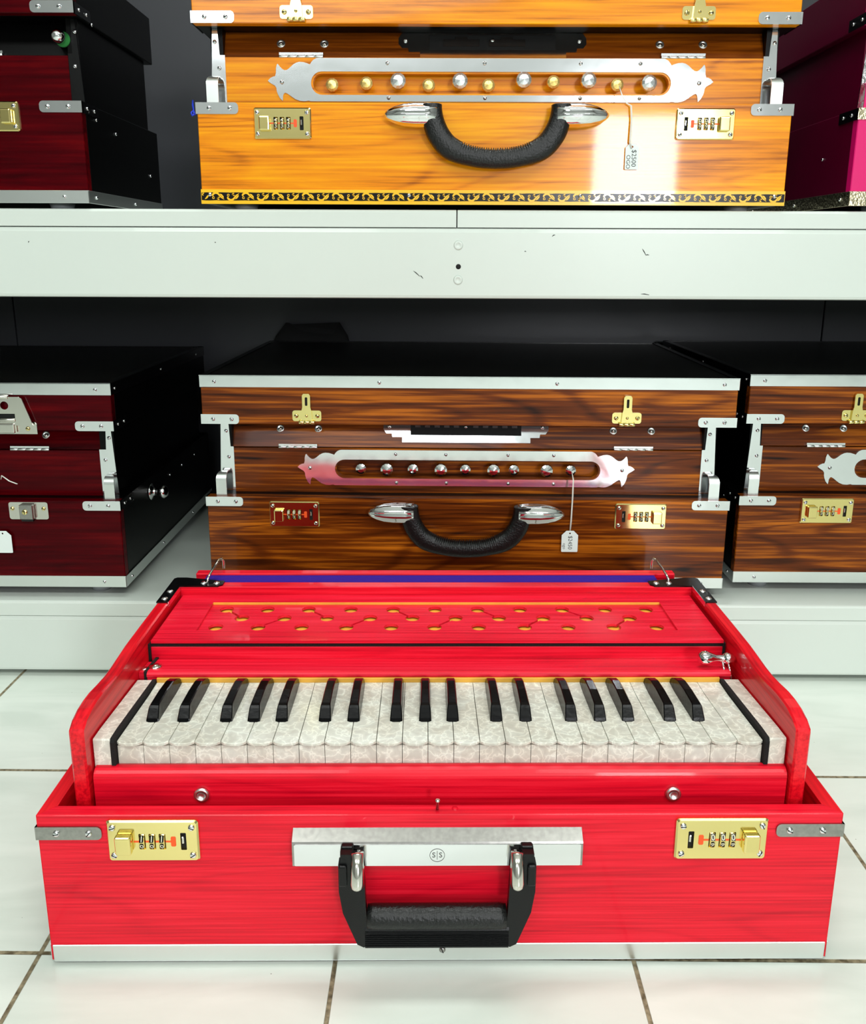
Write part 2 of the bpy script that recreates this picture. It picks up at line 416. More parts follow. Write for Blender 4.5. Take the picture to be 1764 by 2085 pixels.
chips = [(.244, .557, .009, -1.0), (.248, .5535, .004, .1), (-.026, .531, .010, -.7), (-.020, .527, .005, -.8), (.248, .5075, .010, -.1),
         (-.487, .566, .002, 1), (.136, .5755, .004, .5), (.103, .557, .002, 0), (-.265, .566, .0015, 0)]
b = beam(UB, UT, chips).build('shelf_beam', upper)
for z, r in ((.5641, .0055), (.5237, .0055)):
    mb = MB(); mb.revolve((.0235, 0, z), (0, -1, 0), [(0, r), (.0012, r*.92), (.0016, r*.6), (.0008, r*.45), (.0006, 0)], 'white_shelf_enamel', 24); mb.build('rivet', b)
mb = MB(); mb.cyl((.0238, .001, .5393), (.0238, -.0004, .5393), .0031, 'black_hole', 16); mb.build('bolt_hole', b)
beam(ZB, ZT).build('shelf_beam', lower)
def deck(x0, x1, z, shelf, name='deck_panel'):
    mb = MB()
    mb.prism([(0, z-LIP), (0, z-.003), (.001, z-.0008), (.003, z), (SY1-SY0, z), (SY1-SY0, z-.002), (.004, z-.002), (.002, z-.004), (.002, z-LIP)],
             YZ, x0, x1, 'white_shelf_enamel')
    return mb.build(name, shelf)
for x0, x1 in ((SX0, .0208), (.0222, SX1)): deck(x0, x1, UT+LIP, upper)
deck(SX0, SX1, ZT+LIP, lower)
for x0, x1 in ((SX0, -.772), (-.770, .696), (.698, SX1)):
    mb = MB(); mb.box(x0, x1, .5, .515, 0.0, 1.6, 'grey_back_panel', .001); mb.build('back_panel', rack)
for x in (-1.49, 1.56):
    mb = MB(); mb.box(x, x+.03, .516, .546, 0, 1.6, 'white_shelf_enamel', .001); mb.build('upright_post', rack)

# ------------------------------------------------------------------ small hardware
def screw_mesh(r, mat, h=.0016):
    mb = MB()
    mb.revolve((0, 0, 0), (0, -1, 0), [(-.0003, r), (h*.35, r), (h*.8, r*.75), (h, r*.35), (h, 0)], mat, 14)
    mb.box(-r*.8, r*.8, -h*1.03, -h*.7, -r*.14, r*.14, 'black_hole')
    return mb.mesh('screw')
SCR = {}
def screw(parent, x, y, z, r=.0024, mat='polished_steel', rot=None, name='screw'):
    k = (round(r, 5), mat)
    if k not in SCR: SCR[k] = screw_mesh(r, mat)
    return put(SCR[k], name, parent, (x, y, z), (0, random.uniform(0, PI), 0) if rot is None else rot)
def side_screw(parent, x, y, z, sgn, r=.002, mat='polished_steel'):
    return screw(parent, x, y, z, r, mat, (0, 0, sgn*PI/2))
def bracket(root, x0, x1, z0, z1, W, mat='polished_steel', wrap=.045, y=0.0):
    """corner plate: front leg x0..x1, round inner end, wraps onto the side."""
    left = x0 < W/2; r = (z1-z0)*.35; t = .0014
    mb = MB()
    cor = (1, 0, 0, 1) if left else (0, 1, 1, 0)
    mb.prism(rrect(x0, x1, z0, z1, r, 4, cor), XZ, y-t, y-.00005, mat)
    xs = (x0-t, x0) if left else (x1, x1+t)
    mb.box(xs[0], xs[1], y-t, y+wrap, z0, z1, 'black_enamel_and_shade' if wrap > .03 else mat)
    mb.box(xs[0], xs[1], y-t*1.02, y+.002, z0, z1, mat)
    b = mb.build('corner_bracket', root)
    wd = x1-x0
    for f in (.3, .8): screw(b, x0 + wd*(f if left else 1-f), y-t, (z0+z1)/2, .0026)
    if wrap > .03:
        for f in (.3, .75): side_screw(b, xs[0] if left else xs[1], y+wrap*f, (z0+z1)/2, -1 if left else 1, .002)
    return b
def dial_mesh(txts):
    mb = MB()
    mb.revolve((-.0019, .0052, 0), (1, 0, 0), [(0, .0078), (.0004, .0082), (.0034, .0082), (.0038, .0078)], 'brass', 24)
    for k, s in enumerate(txts):
        a = (.42, -.36)[k]
        y = .0052 - .0083*math.cos(a); z = .0083*math.sin(a)
        def to3(u, v, w, y=y, z=z, a=a): return Vector((u, y + v*math.sin(a) - .00008, z + v*math.cos(a)))
        # dark patch behind the number, the number in brass
        mb.prism(rrect(-.0015, .0015, -.0026, .0026, .0003, 1), lambda u, v, w: to3(u, v, 0) + Vector((0, w, 0)), 0, .0001, 'black_enamel_and_shade')
        add_text(mb, s, .0062, (0, -.0002), 'white_ink', lambda u, v, w: to3(u, v, 0) + Vector((0, -.00006, 0)))
    return mb
def combo_lock(root, x0, z0, wd=.068, ht=.0346, flip=False, digits=('1', '0'), y=0.0, tilt=0):
    """brass three-dial lock. flip puts the push button at the right."""
    fx = (lambda f: x0 + wd*(1-f)) if flip else (lambda f: x0 + wd*f)
    zc = z0 + ht/2; t = .003
    mb = MB()
    outer = rrect(x0, x0+wd, z0, z0+ht, .0025, 4)
    inner = rrect(x0+.0012, x0+wd-.0012, z0+.0012, z0+ht-.0012, .002, 4)
    dials = [fx(f) for f in (.385, .495, .605)]
    xs = fx(.835)
    holes = [rrect(d-.0025, d+.0025, zc-.0068, zc+.0068, .0008, 2) for d in dials] + [rrect(xs-.0022, xs+.0022, zc-.0075, zc+.0075, .0006, 2)]
    mb.prism(inner, XZ, y-t, y-.00002, 'brass', holes)
    # bevelled rim
    n = len(outer)
    o_ = [mb.bm.verts.new(XZ(u, v, y-t*.55)) for u, v in outer]; i_ = [mb.bm.verts.new(XZ(u, v, y-t)) for u, v in inner]
    ob = [mb.bm.verts.new(XZ(u, v, y)) for u, v in outer]
    mb._tag([mb.bm.faces.new((o_[k], o_[(k+1) % n], i_[(k+1) % n], i_[k])) for k in range(n)], 'brass')
    mb._tag([mb.bm.faces.new((ob[k], ob[(k+1) % n], o_[(k+1) % n], o_[k])) for k in range(n)], 'brass')
    mb.box(x0+.003, x0+wd-.003, y-.0006, y-.0001, zc-.009, zc+.009, 'black_hole')
    lk = mb.build('combination_lock', root)
    mb = MB(); bx = fx(.195)
    mb.box(bx-.0062, bx+.0062, y-.0088, y-t, zc-.0085, zc+.0075, 'brass', .0016, 3); mb.build('push_button', lk)
    for d in dials:
        put(dial_mesh(digits).mesh('number_dial') if digits not in DM else DM[digits], 'number_dial', lk, (d, y-t+.0008, zc))
    mb = MB(); s_ = -1 if flip else 1
    ax = fx(.725)
    mb.prism(rrect(ax-.0019, ax+.0019, zc-.0042, zc+.0042, .001, 3), XZ, y-t-.0003, y-t+.0001, 'orange_paint')
    a_, b_ = sorted((fx(.29), fx(.72)))
    segs = []; cur = a_
    for d in sorted(dials): segs.append((cur, d-.0026)); cur = d+.0026
    segs.append((cur, b_))
    for u0, u1 in segs:
        mb.prism([(u0, zc-.0007), (u1, zc-.0007), (u1, zc+.0007), (u0, zc+.0007)], XZ, y-t-.0002, y-t+.0001, 'orange_paint')
    mb.build('arrow_mark', lk)
    mb = MB(); mb.box(xs-.0014, xs+.0004, y-t-.0005, y-.0007, zc-.002, zc+.004, 'nickel', .0005); mb.build('slide_catch', lk)
    for u in (.07, .93):
        for v in (.16, .84): screw(lk, x0+wd*u, y-t, z0+ht*v, .0026, 'chrome')
    return lk
DM = {}
def sweep(mb, path, ry, rz_fn, mat, n=14, y=0, rib=None):
    """tube along an x-z path, cross-section radius by index."""
    secs = []
    for i, (x, z) in enumerate(path):
        a = path[max(i-1, 0)]; b = path[min(i+1, len(path)-1)]
        dx, dz = b[0]-a[0], b[1]-a[1]; l = math.hypot(dx, dz); nx, nz = -dz/l, dx/l
        r = rz_fn(i)
        sec = []
        for k in range(n):
            t = 2*PI*k/n; c = math.cos(t); s = math.sin(t)
            c = math.copysign(abs(c)**.8, c); s = math.copysign(abs(s)**.8, s)
            g = rib(i)*max(0, c) if rib else 0
            sec.append(Vector((x + nx*(r*c + g), y + ry*s, z + nz*(r*c + g))))
        secs.append(sec)
    mb.loft(secs, mat)
def curved_handle(root, xc, zc):
    """arched leather-grain grip between two chrome bullet ends; zc = height of the bullet centres."""
    h = MB(); half = []
    key = [(-.0735, .0115), (-.0732, .004), (-.0708, -.008), (-.0655, -.0205), (-.055, -.0330), (-.040, -.0405), (-.020, -.0452), (0, -.0465)]
    def cat(p, t):
        n = len(p)-1; i = min(int(t*n), n-1); f = t*n - i
        P = [p[max(i-1, 0)], p[i], p[i+1], p[min(i+2, n)]]
        return tuple(.5*((2*P[1][k]) + (-P[0][k]+P[2][k])*f + (2*P[0][k]-5*P[1][k]+4*P[2][k]-P[3][k])*f*f + (-P[0][k]+3*P[1][k]-3*P[2][k]+P[3][k])*f**3) for k in (0, 1))
    N = 260
    for i in range(N+1): half.append(cat(key, i/N))
    path = half + [(-x, z) for x, z in half[-2::-1]]
    path = [(xc+x, zc+z) for x, z in path]
    def rad(i):
        x = abs(path[i][0]-xc)
        base = .0112 + .0016*max(0, min(1, (x-.03)/.02))*max(0, min(1, (.078-x)/.01))
        e = min(i, len(path)-1-i)
        if e < 4: base *= .86 + .035*e
        return base
    sweep(h, path, .0095, rad, 'black_grip_leather', 16, -.0145, lambda i: .0010*math.copysign(1, math.sin(path[i][0]*2*PI/.0028)) - .0004 if abs(path[i][0]-xc) < .042 else 0)
    hd = h.build('handle', root)
    for s in (-1, 1):
        mb = MB()
        o = (xc + s*.0815, -.0125, zc + .0005)
        mb.revolve(o, (s, 0, 0), [(-.014, .0128), (.0, .0133), (.012, .0132), (.024, .0120), (.034, .0092), (.041, .0058), (.045, .0024), (.046, 0)], 'chrome', 40, True, flute=.035, nf=10)
        mb.build('handle_end', hd)
    return hd
def ornate_plate(L0, L1, zc, z0, z1, s0, s1, hs, y, mat, t=.0015, ripple=False):
    """pierced plate with spade-shaped ends. L0..L1 tips, slot s0..s1, half slot height hs."""
    k = 5.15e-5
    top = [(65, 605), (120, 545), (185, 512), (225, 510), (245, 440), (250, 340), (270, 265), (290, 245), (330, 300), (380, 352), (430, 380), (480, 375),
           (540, 335), (620, 262), (690, 222), (760, 205), (850, 212), (930, 238), (985, 260), (1010, 215), (1060, 160), (1120, 128), (1180, 122)]
    bot = [(120, 650), (215, 708), (245, 760), (250, 830), (270, 900), (310, 985), (370, 1052), (378, 1000), (385, 930), (405, 885), (435, 868), (490, 895),
           (560, 950), (650, 1015), (750, 1055), (850, 1062), (940, 1048), (985, 1062), (1180, 1062)]
    su = (s0 - L0)/(930*k); sz = (z1-zc)/(528*k); sz2 = (zc-z0)/(412*k)
    f = lambda p: ((p[0]-65)*k*su, (650-p[1])*k*(sz if p[1] < 650 else sz2))
    T = [f(p) for p in top]; B = [f(p) for p in bot]
    out = [(L0+x, zc+z) for x, z in T]
    out += [(L1-x, zc+z) for x, z in T[::-1]]
    out += [(L1-x, zc+z) for x, z in B]
    out += [(L0+x, zc+z) for x, z in B[::-1]]
    slot = []
    for cx, a0 in ((s1-hs, -90), (s0+hs, 90)):
        for j in range(13):
            a = math.radians(a0 + 15*j); slot.append((cx + hs*math.cos(a), zc + hs*math.sin(a)))
    mb = MB(); mb.prism(out, XZ, y-t, y, mat, [slot])
    return mb, slot
def knob_mesh(mat, r, stand):
    mb = MB()
    mb.revolve((0, 0, 0), (0, -1, 0), [(-.01, r*.32), (stand, r*.32)], mat, 12)
    mb.revolve((0, 0, 0), (0, -1, 0), [(stand-.001, r*.45), (stand, r*.8), (stand+r*.35, r), (stand+r*.75, r*.93), (stand+r*.95, r*.62), (stand+r*1.12, 0)], mat, 12, False)
    return mb.mesh('stop_knob')
def harmonium(c):
    """closed travelling harmonium. local frame: x 0..W, y 0 = lower front face, z 0 = underside of the bottom trim."""
    W, D = c['W'], c['D']; wd, sd = c['wood'], c['side']
    t = thing('harmonium', c['label'], 'harmonium', c['loc'], c.get('rot', 0))
    zb, zm, zf, zl, zt = c['z']     # case top, (flap hinge), (flap top), lid bottom, lid top
    tr = c['trim_h']
    # lower case
    mb = MB(); mb.box(0, W, 0, .012, .001, zb, wd, .0008); mb.box(0.0002, W-.0002, .012, D, .001, zb-.0003, sd, .0008)
    cs = mb.build('case', t)
    # bottom trim
    mt = c.get('trim', 'aluminium_strip')
    if mt:
        mb = MB(); q = .0012
        mb.box(-q, W+q, -q, 0, 0, tr, mt, .0004); mb.box(-q, 0, -q, D, 0, tr, mt, .0004); mb.box(W, W+q, -q, D, 0, tr, mt, .0004)
        b = mb.build('bottom_trim', t)
        for x in (.028, W*.33, W*.66, W-.028): screw(b, x, -q, tr*.5, .0022)
        for y in (.02, .15, .3):
            if y < D:
                side_screw(b, -q, y, tr*.5, -1, .002); side_screw(b, W+q, y, tr*.5, 1, .002)
    for x in (.045, W-.045):
        for y in (.03, D-.04):
            mb = MB(); mb.revolve((x, y, -c['foot']), (0, 0, 1), [(0, .0125), (c['foot']+.0005, .0145)], 'translucent_foot', 20); mb.build('foot', t)
    # middle section
    xi = c.get('inset', .031); yf = .024
    za = c['plate']
    slot_holes = []
    if za: slot_holes = [za['slot']]
    mb = MB()
    mb.prism([(xi, zb), (W-xi, zb), (W-xi, zm), (xi, zm)], XZ, yf, yf+.008, wd, slot_holes)
    mb.box(xi, W-xi, yf+.0141, yf+.020, zb, zm, c.get('slotwood', wd))
    mb.box(xi-.002, W-xi+.002, yf+.021, D-.02, zb-.002, zl+.002, sd)
    mb.build('middle_case', t)
    # cheeks with metal facing strips
    for s in (0, 1):
        f = (lambda x: W-x) if s else (lambda x: x)
        xa, xb_, xc_ = c.get('strip', (.0125, .030, .0265))
        mb = MB()
        x0, x1 = sorted((f(xa+.002), f(xi-.0005))); mb.box(x0, x1, yf, D-.02, zb-.001, zl+.001, c.get('cheek', 'black_lacquer'))
        mb.build('cheek', t)
        mb = MB()
        zz = zm+.002
        pts = [(f(xa), zb), (f(xb_+.001), zb), (f(xb_+.001), zz), (f(xc_), zz), (f(xc_+.0005-.002), zl), (f(xa+.0045), zl)]
        mb.prism(pts, XZ, yf-.0016, yf-.0001, c.get('strip_mat', 'polished_steel'))
        st = mb.build('facing_strip', t)
        screw(st, f(xb_-.006), yf-.0016, zm-.012, .0024); screw(st, f(xc_-.005), yf-.0016, zl-.014, .0024)
        # bellows catch: a strip bent over into a loop
        prof = []
        R_ = .0105
        for k in range(13):
            a = PI - PI*k/12*.62
            prof.append((.017 + R_*math.cos(a)*1.15, zb + .0205 + R_*math.sin(a)))
        outl = [(.0049, zb-.0)] + prof
        outi = [(y_+.0013 if i < 6 else y_, z_-.0013) for i, (y_, z_) in enumerate(outl)]; outi[0] = (outi[0][0], zb)
        mb = MB(); secs = []; n_ = len(outl)
        for i_, ((yo, zo), (yi, zi)) in enumerate(zip(outl, outi)):
            h_ = max(0, min(1, (i_-1)/(n_-5))); cut = .0062*(1 - math.sqrt(max(0, 1-h_*h_)))
            a_ = f(xa-.001+cut); b_ = f(xa+.0125)
            secs.append([Vector((a_, yo, zo)), Vector((b_, yo, zo)), Vector((b_, yi, zi)), Vector((a_, yi, zi))])
        mb.loft(secs, c.get('catch', 'aluminium_strip'), smooth=False); mb.build('bellows_catch', t)
    # flap
    yb = yf + .0165
    mb = MB()
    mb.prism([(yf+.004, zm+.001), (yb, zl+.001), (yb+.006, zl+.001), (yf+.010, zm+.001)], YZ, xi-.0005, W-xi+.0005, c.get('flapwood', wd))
    fl = mb.build('front_flap', t)
    ya = lambda z: yf+.004 + (yb-yf-.004)*(z-zm)/(zl-zm)
    for x in c.get('washers', (.0928, .1434, W-.147, W-.097)):
        zz = zl - .0135
        mb = MB(); y0 = ya(zz)
        mb.revolve((x, y0+.001, zz), (0, -1, .45), [(0, .0052), (.0016, .0052), (.0026, .0042), (.0016, .0032), (.0012, 0)], 'aluminium_strip', 20)
        ws = mb.build('washer', fl); screw(ws, x, y0-.001, zz-.0002, .0026, 'nickel')
    for x in (.0919, W-.147):
        mb = MB()
        for k in range(5): mb.cyl((x+.0103*k, yf+.001, zm+.0012), (x+.0103*k+.0098, yf+.001, zm+.0012), .0019, 'aluminium_strip', 12)
        mb.box(x, x+.051, yf+.0005, yf+.004, zm+.001, zm+.0055, 'polished_steel'); mb.build('hinge', fl)
    # keyhole plate on the flap
    if c.get('keyplate', True):
        xa, xb_ = .2301, .4485; pz0 = zl-.029
        mb = MB()
        sl = (yb - yf - .004)/(zl - zm)
        to = lambda u, v, w: Vector((u, ya(v) + w, v))
        out = [(xa+.025, pz0), (xb_-.024, pz0), (xb_-.024, pz0+.0065), (xb_-.012, pz0+.0065), (xb_-.011, pz0+.011), (xb_-.004, pz0+.011), (xb_, pz0+.016), (xb_, pz0+.023),
               (xb_-.004, zl), (xa+.004, zl), (xa, pz0+.023), (xa, pz0+.016), (xa+.004, pz0+.011), (xa+.011, pz0+.011), (xa+.012, pz0+.0065), (xa+.025, pz0+.0065)]
        mb.prism(out, to, -.0016, 0, 'polished_steel')
        kp = mb.build('keyboard_lock_plate', fl)
        mb = MB(); mb.prism([(xa+.036, pz0+.0092), (xb_-.036, pz0+.0092), (xb_-.036, pz0+.0265), (xa+.036, pz0+.0265)], to, -.0020, -.0015, 'black_hole')
        mb.build('slot_opening', kp)
        mb = MB()
        n = 11 if c.get('square_row', True) else 2  # raised steel squares in a row; otherwise two stepped pieces
        if n > 2:
            for k in range(n):
                if k == 5: continue
                u = xa+.042 + .0128*k; mb.prism([(u, pz0+.019), (u+.007, pz0+.019), (u+.007, pz0+.0255), (u, pz0+.0255)], to, -.0030, -.0018, 'polished_steel')
        else:
            for u in (.052, .105):
                mb.prism([(xa+u, pz0+.013), (xa+u+.042, pz0+.013), (xa+u+.042, pz0+.021), (xa+u+.028, pz0+.021), (xa+u+.028, pz0+.024), (xa+u+.014, pz0+.024), (xa+u+.014, pz0+.021), (xa+u, pz0+.021)], to, -.0030, -.0018, 'worn_steel')
        mb.build('slot_pieces', kp)
        for u in (xa+.008, (xa+xb_)/2, xb_-.008):
            screw(kp, u, ya(pz0+.02)-.0025, pz0+.02, .0024)
    # stop plate and knobs
    if za:
        m_, _ = ornate_plate(*za['dims'], yf, za['mat'])
        pl = m_.build('stop_plate', t)
        L0, L1, zc, z0, z1, s0, s1, hs = za['dims']
        for x in za.get('screws', (.2467, .313, .395, .455)):
            screw(pl, x, yf-.0015, z1-.0055, .0022); screw(pl, x+.001, yf-.0015, z0+.004, .0022)
        screw(pl, L0+.0165, yf-.0015, zc+.001, .0024); screw(pl, L1-.0165, yf-.0015, zc+.001, .0024)
        for x, z, r, m in za['knobs']:
            kk = (m, r)
            if kk not in KN: KN[kk] = knob_mesh(m, r, .0035 if r < .0082 else .006)
            put(KN[kk], 'stop_knob', t, (x, yf+.006, z))
    # lid
    if zt:
        mb = MB()
        mb.box(0, W, 0, .012, zl, zt-.001, wd, .0008); mb.box(.0002, W-.0002, .012, D+.0, zl+.0003, zt-.001, sd, .0008)
        mb.box(.006, W-.006, .006, D-.006, zt-.0012, zt, 'black_lid_laminate')
        lid = mb.build('lid', t)
        if c.get('lid_trim', True):
            q = .0012; th = .0145; mb = MB()
            mb.box(-q, W+q, -q, 0, zt-th, zt+.001, 'polished_steel', .0004); mb.box(-q, W+q, -q, .004, zt, zt+.001, 'polished_steel')
            mb.box(-q, 0, 0, D, zt-th, zt+.001, 'black_enamel_and_shade', .0004); mb.box(W, W+q, 0, D, zt-th, zt+.001, 'black_enamel_and_shade', .0004)  # side trim is aluminium too; its shaded look is put into the colour
            mb.box(0, .008, .004, D, zt, zt+.001, 'black_enamel_and_shade'); mb.box(W-.008, W, .004, D, zt, zt+.001, 'black_enamel_and_shade'); mb.box(0, W, D-.008, D, zt, zt+.001, 'black_enamel_and_shade')
            lt = mb.build('lid_trim', lid)
            for x in (.018, W*.335, W*.665, W-.018): screw(lt, x, -q, zt-th/2, .0024)
            for y in (.012, .19, .37):
                side_screw(lt, -q, y, zt-th/2, -1, .0018); side_screw(lt, W+q, y, zt-th/2, 1, .0018)
        for s in (0, 1):
            x0, x1 = (0, .0475) if not s else (W-.0475, W)
            bracket(lid, x0, x1, zl+.0002, zl+.0128, W, c.get('br', 'polished_steel'))
        for x in c.get('latches', ()):
            hasp(lid, x, zl+.001)
    for s in (0, 1):
        x0, x1 = (0, .0475) if not s else (W-.0475, W)
        bracket(cs, x0, x1, zb-.0128, zb-.0002, W, c.get('br', 'polished_steel'))
    return t, cs
KN = {}
def hasp(parent, x, z):
    """brass draw latch."""
    mb = MB()
    base = rrect(x-.0185, x+.0185, z+.0035, z+.0175, .003, 3)
    mb.prism(base, XZ, -.0014, 0, 'brass')
    b = mb.build('latch', parent)
    mb = MB()
    mb.prism([(x-.0072, z+.004), (x+.0072, z+.004), (x+.0062, z+.018), (x+.0052, z+.022), (x+.0052, z+.037), (x+.0035, z+.0395), (x-.0035, z+.0395), (x-.0052, z+.037), (x-.0052, z+.022), (x-.0062, z+.018)],
             XZ, -.0042, -.0014, 'brass', [rrect(x-.0016, x+.0016, z+.024, z+.035, .001, 2)])
    mb.prism([(x-.0016, z+.024), (x+.0016, z+.024), (x+.0016, z+.035), (x-.0016, z+.035)], XZ, -.002, -.0014, 'black_hole')
    mb.build('latch_tongue', b)
    mb = MB()
    for k in range(3): mb.cyl((x-.010+.0068*k, -.0035, z+.0025), (x-.010+.0068*k+.0064, -.0035, z+.0025), .0026, 'brass', 14)
    mb.build('latch_hinge', b)
    for s in (-1, 1): screw(b, x+s*.0135, -.0014, z+.0105, .0028, 'brass')
    screw(b, x, -.0042, z+.011, .0018, 'brass')
def chrome(x, big, z): return (x, z, .0088 if big else .0074, 'chrome')

# ------------------------------------------------------------------ brown harmonium (centre of the lower row)
HB = .6809
kn = [(.2007, 0), (.2352, 1), (.2696, 0), (.3066, 1), (.339, 0), (.376, 1), (.4031, 0), (.4458, 1), (.478, 0)]
def stad(s0, s1, zc, hs):
    slot = []
    for cx, a0 in ((s1-hs, -90), (s0+hs, 90)):
        for j in range(13):
            a = math.radians(a0 + 15*j); slot.append((cx + hs*math.cos(a), zc + hs*math.sin(a)))
    return slot
def mplate(x0=0.0, mat='polished_steel', knobs=kn):
    return dict(dims=(x0+.1164, x0+.5622, .1540, .1315, .1800, x0+.1661, x0+.5171, .0128), slot=stad(x0+.1680, x0+.5152, .1540, .0110), mat=mat,
                knobs=[(x0+x, .1545, .0088 if b_ else .0074, 'chrome') for x, b_ in knobs])
M, Mc = harmonium(dict(W=HB, D=.4206, wood='brown_rosewood', side='black_lacquer', loc=(-.30221, 1.03185, .1215), rot=-.01134, foot=.014,
    z=(.1214, .1815, 0, .2185, .2808), trim_h=.0145, plate=mplate(), latches=(.135, .5426), strip=(.0125, .0315, .0285),
    label='brown rosewood harmonium in the middle of the lower shelf, with nine chrome knobs'))
curved_handle(M, .3396, .1040)
combo_lock(M, .0821, .0811, .0655, .0346, False, ('8', '3'))
combo_lock(M, .5345, .0822, .0665, .0346, True, ('2', '5'))
for y, z in ((.05, .2), (.12, .10), (.22, .16), (.30, .24)): side_screw(Mc, HB+.0002, y, min(z, .115), 1, .002)

R_, Rc = harmonium(dict(W=HB, D=.4206, wood='brown_rosewood', side='black_lacquer', loc=(.40149, 1.04583, .1215), rot=0, foot=.014,
    z=(.1220, .1830, 0, .2195, .2830), trim_h=.0155, plate=mplate(-.008), latches=(.1395, .5426), strip=(.0125, .0315, .0285),
    label='brown rosewood harmonium at the right end of the lower shelf, cut by the photo edge'))
curved_handle(R_, .3396, .1040)
combo_lock(R_, .0808, .0849, .0695, .0346, False, ('8', '3'))
combo_lock(R_, .5345, .0822, .0665, .0346, True, ('2', '5'))
for y, z in ((.03, .112), (.06, .105), (.14, .06)): side_screw(Rc, -.0002, y, z, -1, .002)

# ------------------------------------------------------------------ dark red harmonium, lower left
LX = -.41196 - HB
Lh, Lc = harmonium(dict(W=HB, D=.4206, wood='dark_red_mahogany', side='black_lacquer', loc=(LX, 1.01606, .1215), rot=0, foot=.014,
    z=(.1190, .1800, 0, .2115, .2720), trim_h=.0155, plate=None, keyplate=False, washers=(.1032, HB-.1032), strip=(.0080, .0285, .0205), inset=.029,
    label='dark red harmonium at the left end of the lower shelf, with silver keyed lock'))
lx = HB
# large silver draw latch with a round hole
mb = MB()
mb.prism([(lx-.172, .2075), (lx-.0960, .2075), (lx-.0960, .2215), (lx-.0985, .2235), (lx-.172, .2235)], XZ, -.0016, 0, 'nickel')
lt = mb.build('latch_plate', Lh)
mb = MB()
mb.prism([(lx-.160, .2195), (lx-.0985, .2195), (lx-.1100, .2540), (lx-.1135, .2560), (lx-.150, .2560)], XZ, -.0060, -.0045, 'nickel', [circ(lx-.1322, .2450, .0052), [(lx-.146, .2275), (lx-.120, .2275), (lx-.120, .2345), (lx-.146, .2345)]])
mb.prism([(lx-.146, .2275), (lx-.120, .2275), (lx-.120, .2345), (lx-.146, .2345)], XZ, -.0030, -.0016, 'black_hole')
mb.cyl((lx-.146, -.0055, .2265), (lx-.120, -.0055, .2265), .0022, 'nickel', 14)
mb.box(lx-.143, lx-.121, -.0085, -.0016, .2095, .2225, 'nickel', .002, 3)
mb.cyl((lx-.155, -.0065, .2560), (lx-.126, -.0065, .2560), .0024, 'nickel', 14)
mb.build('latch_tongue', lt)
for x in (lx-.1480, lx-.1075): screw(lt, x, -.0016, .2145, .0028, 'brass')
mb = MB(); mb.prism(rrect(lx-.1436, lx-.0929, .0940, .1172, .003, 3), XZ, -.0016, 0, 'nickel'); lp = mb.build('lock_plate', Lh)
mb = MB(); mb.box(lx-.1280, lx-.1100, -.0075, -.0016, .0950, .1150, 'worn_steel', .001)
mb.box(lx-.1265, lx-.1115, -.006, -.0016, .0925, .0950, 'black_enamel_and_shade'); mb.build('lock_body', lp)
mb = MB(); mb.revolve((lx-.1205, -.0074, .1055), (0, -1, 0), [(0, .0036), (.0012, .0034), (.0012, 0)], 'brass', 18)
mb.box(lx-.1209, lx-.1201, -.0088, -.0084, .1030, .1070, 'black_hole'); mb.revolve((lx-.1205, -.0084, .1067), (0, -1, 0), [(0, .001), (.0004, .001)], 'black_hole', 10); mb.build('key_cylinder', lp)
for x in (lx-.1390, lx-.0985): screw(lp, x, -.0016, .1085, .0026, 'brass')
# knob and screws on its black side
mb = MB(); mb.revolve((lx+.0002, .115, .098), (1, 0, 0), [(0, .012), (.002, .012), (.004, .006), (.010, .0055), (.014, .009), (.020, .0095), (.024, .006), (.025, 0)], 'chrome', 20); mb.build('side_knob', Lh)
for y, z in ((.02, .113), (.045, .108), (.20, .10), (.26, .1), (.33, .1)): side_screw(Lc, lx+.0002, y, z, 1, .002)

# ------------------------------------------------------------------ orange harmonium (upper shelf)
OB = (-.27772, 1.0, .6102)
go, si = 'gold_knob_brass', 'silver_knob_metal'
okn = [(.153, .1350, go), (.1929, .1367, go), (.2299, .1389, si), (.2652, .1347, go), (.3016, .1391, si), (.3347, .1349, go), (.3754, .1403, si), (.4101, .1388, go), (.4504, .1400, si), (.4841, .1358, go), (.5203, .1375, si)]
O_, Oc = harmonium(dict(W=HB, D=.40, wood='orange_teak', side='black_lacquer', loc=OB, rot=0, foot=.0056,
    z=(.1120, .1650, 0, .1950, .2600), trim_h=.0165, trim=None, flapwood='orange_teak_flap', square_row=False, inset=.028, strip=(.0115, .0285, .0235),
    plate=dict(dims=(.0781, .5956, .1370, .1172, .1643, .1283, .5467, .0127), slot=stad(.1305, .5445, .1370, .0108), mat='polished_steel',
               screws=(.2175, .330, .441, .51), knobs=[(x, z, .0079 if m == go else .0094, m) for x, z, m in okn]),
    latches=(.1175, .5665), lid_trim=False,
    label='bright orange teak harmonium on the upper shelf, with eleven gold and silver knobs'))
curved_handle(O_, .3425, .0965)
combo_lock(O_, .0649, .0722, .0660, .0340, False, ('4', '3'))
combo_lock(O_, .5490, .0728, .0670, .0340, True, ('0', '9'))
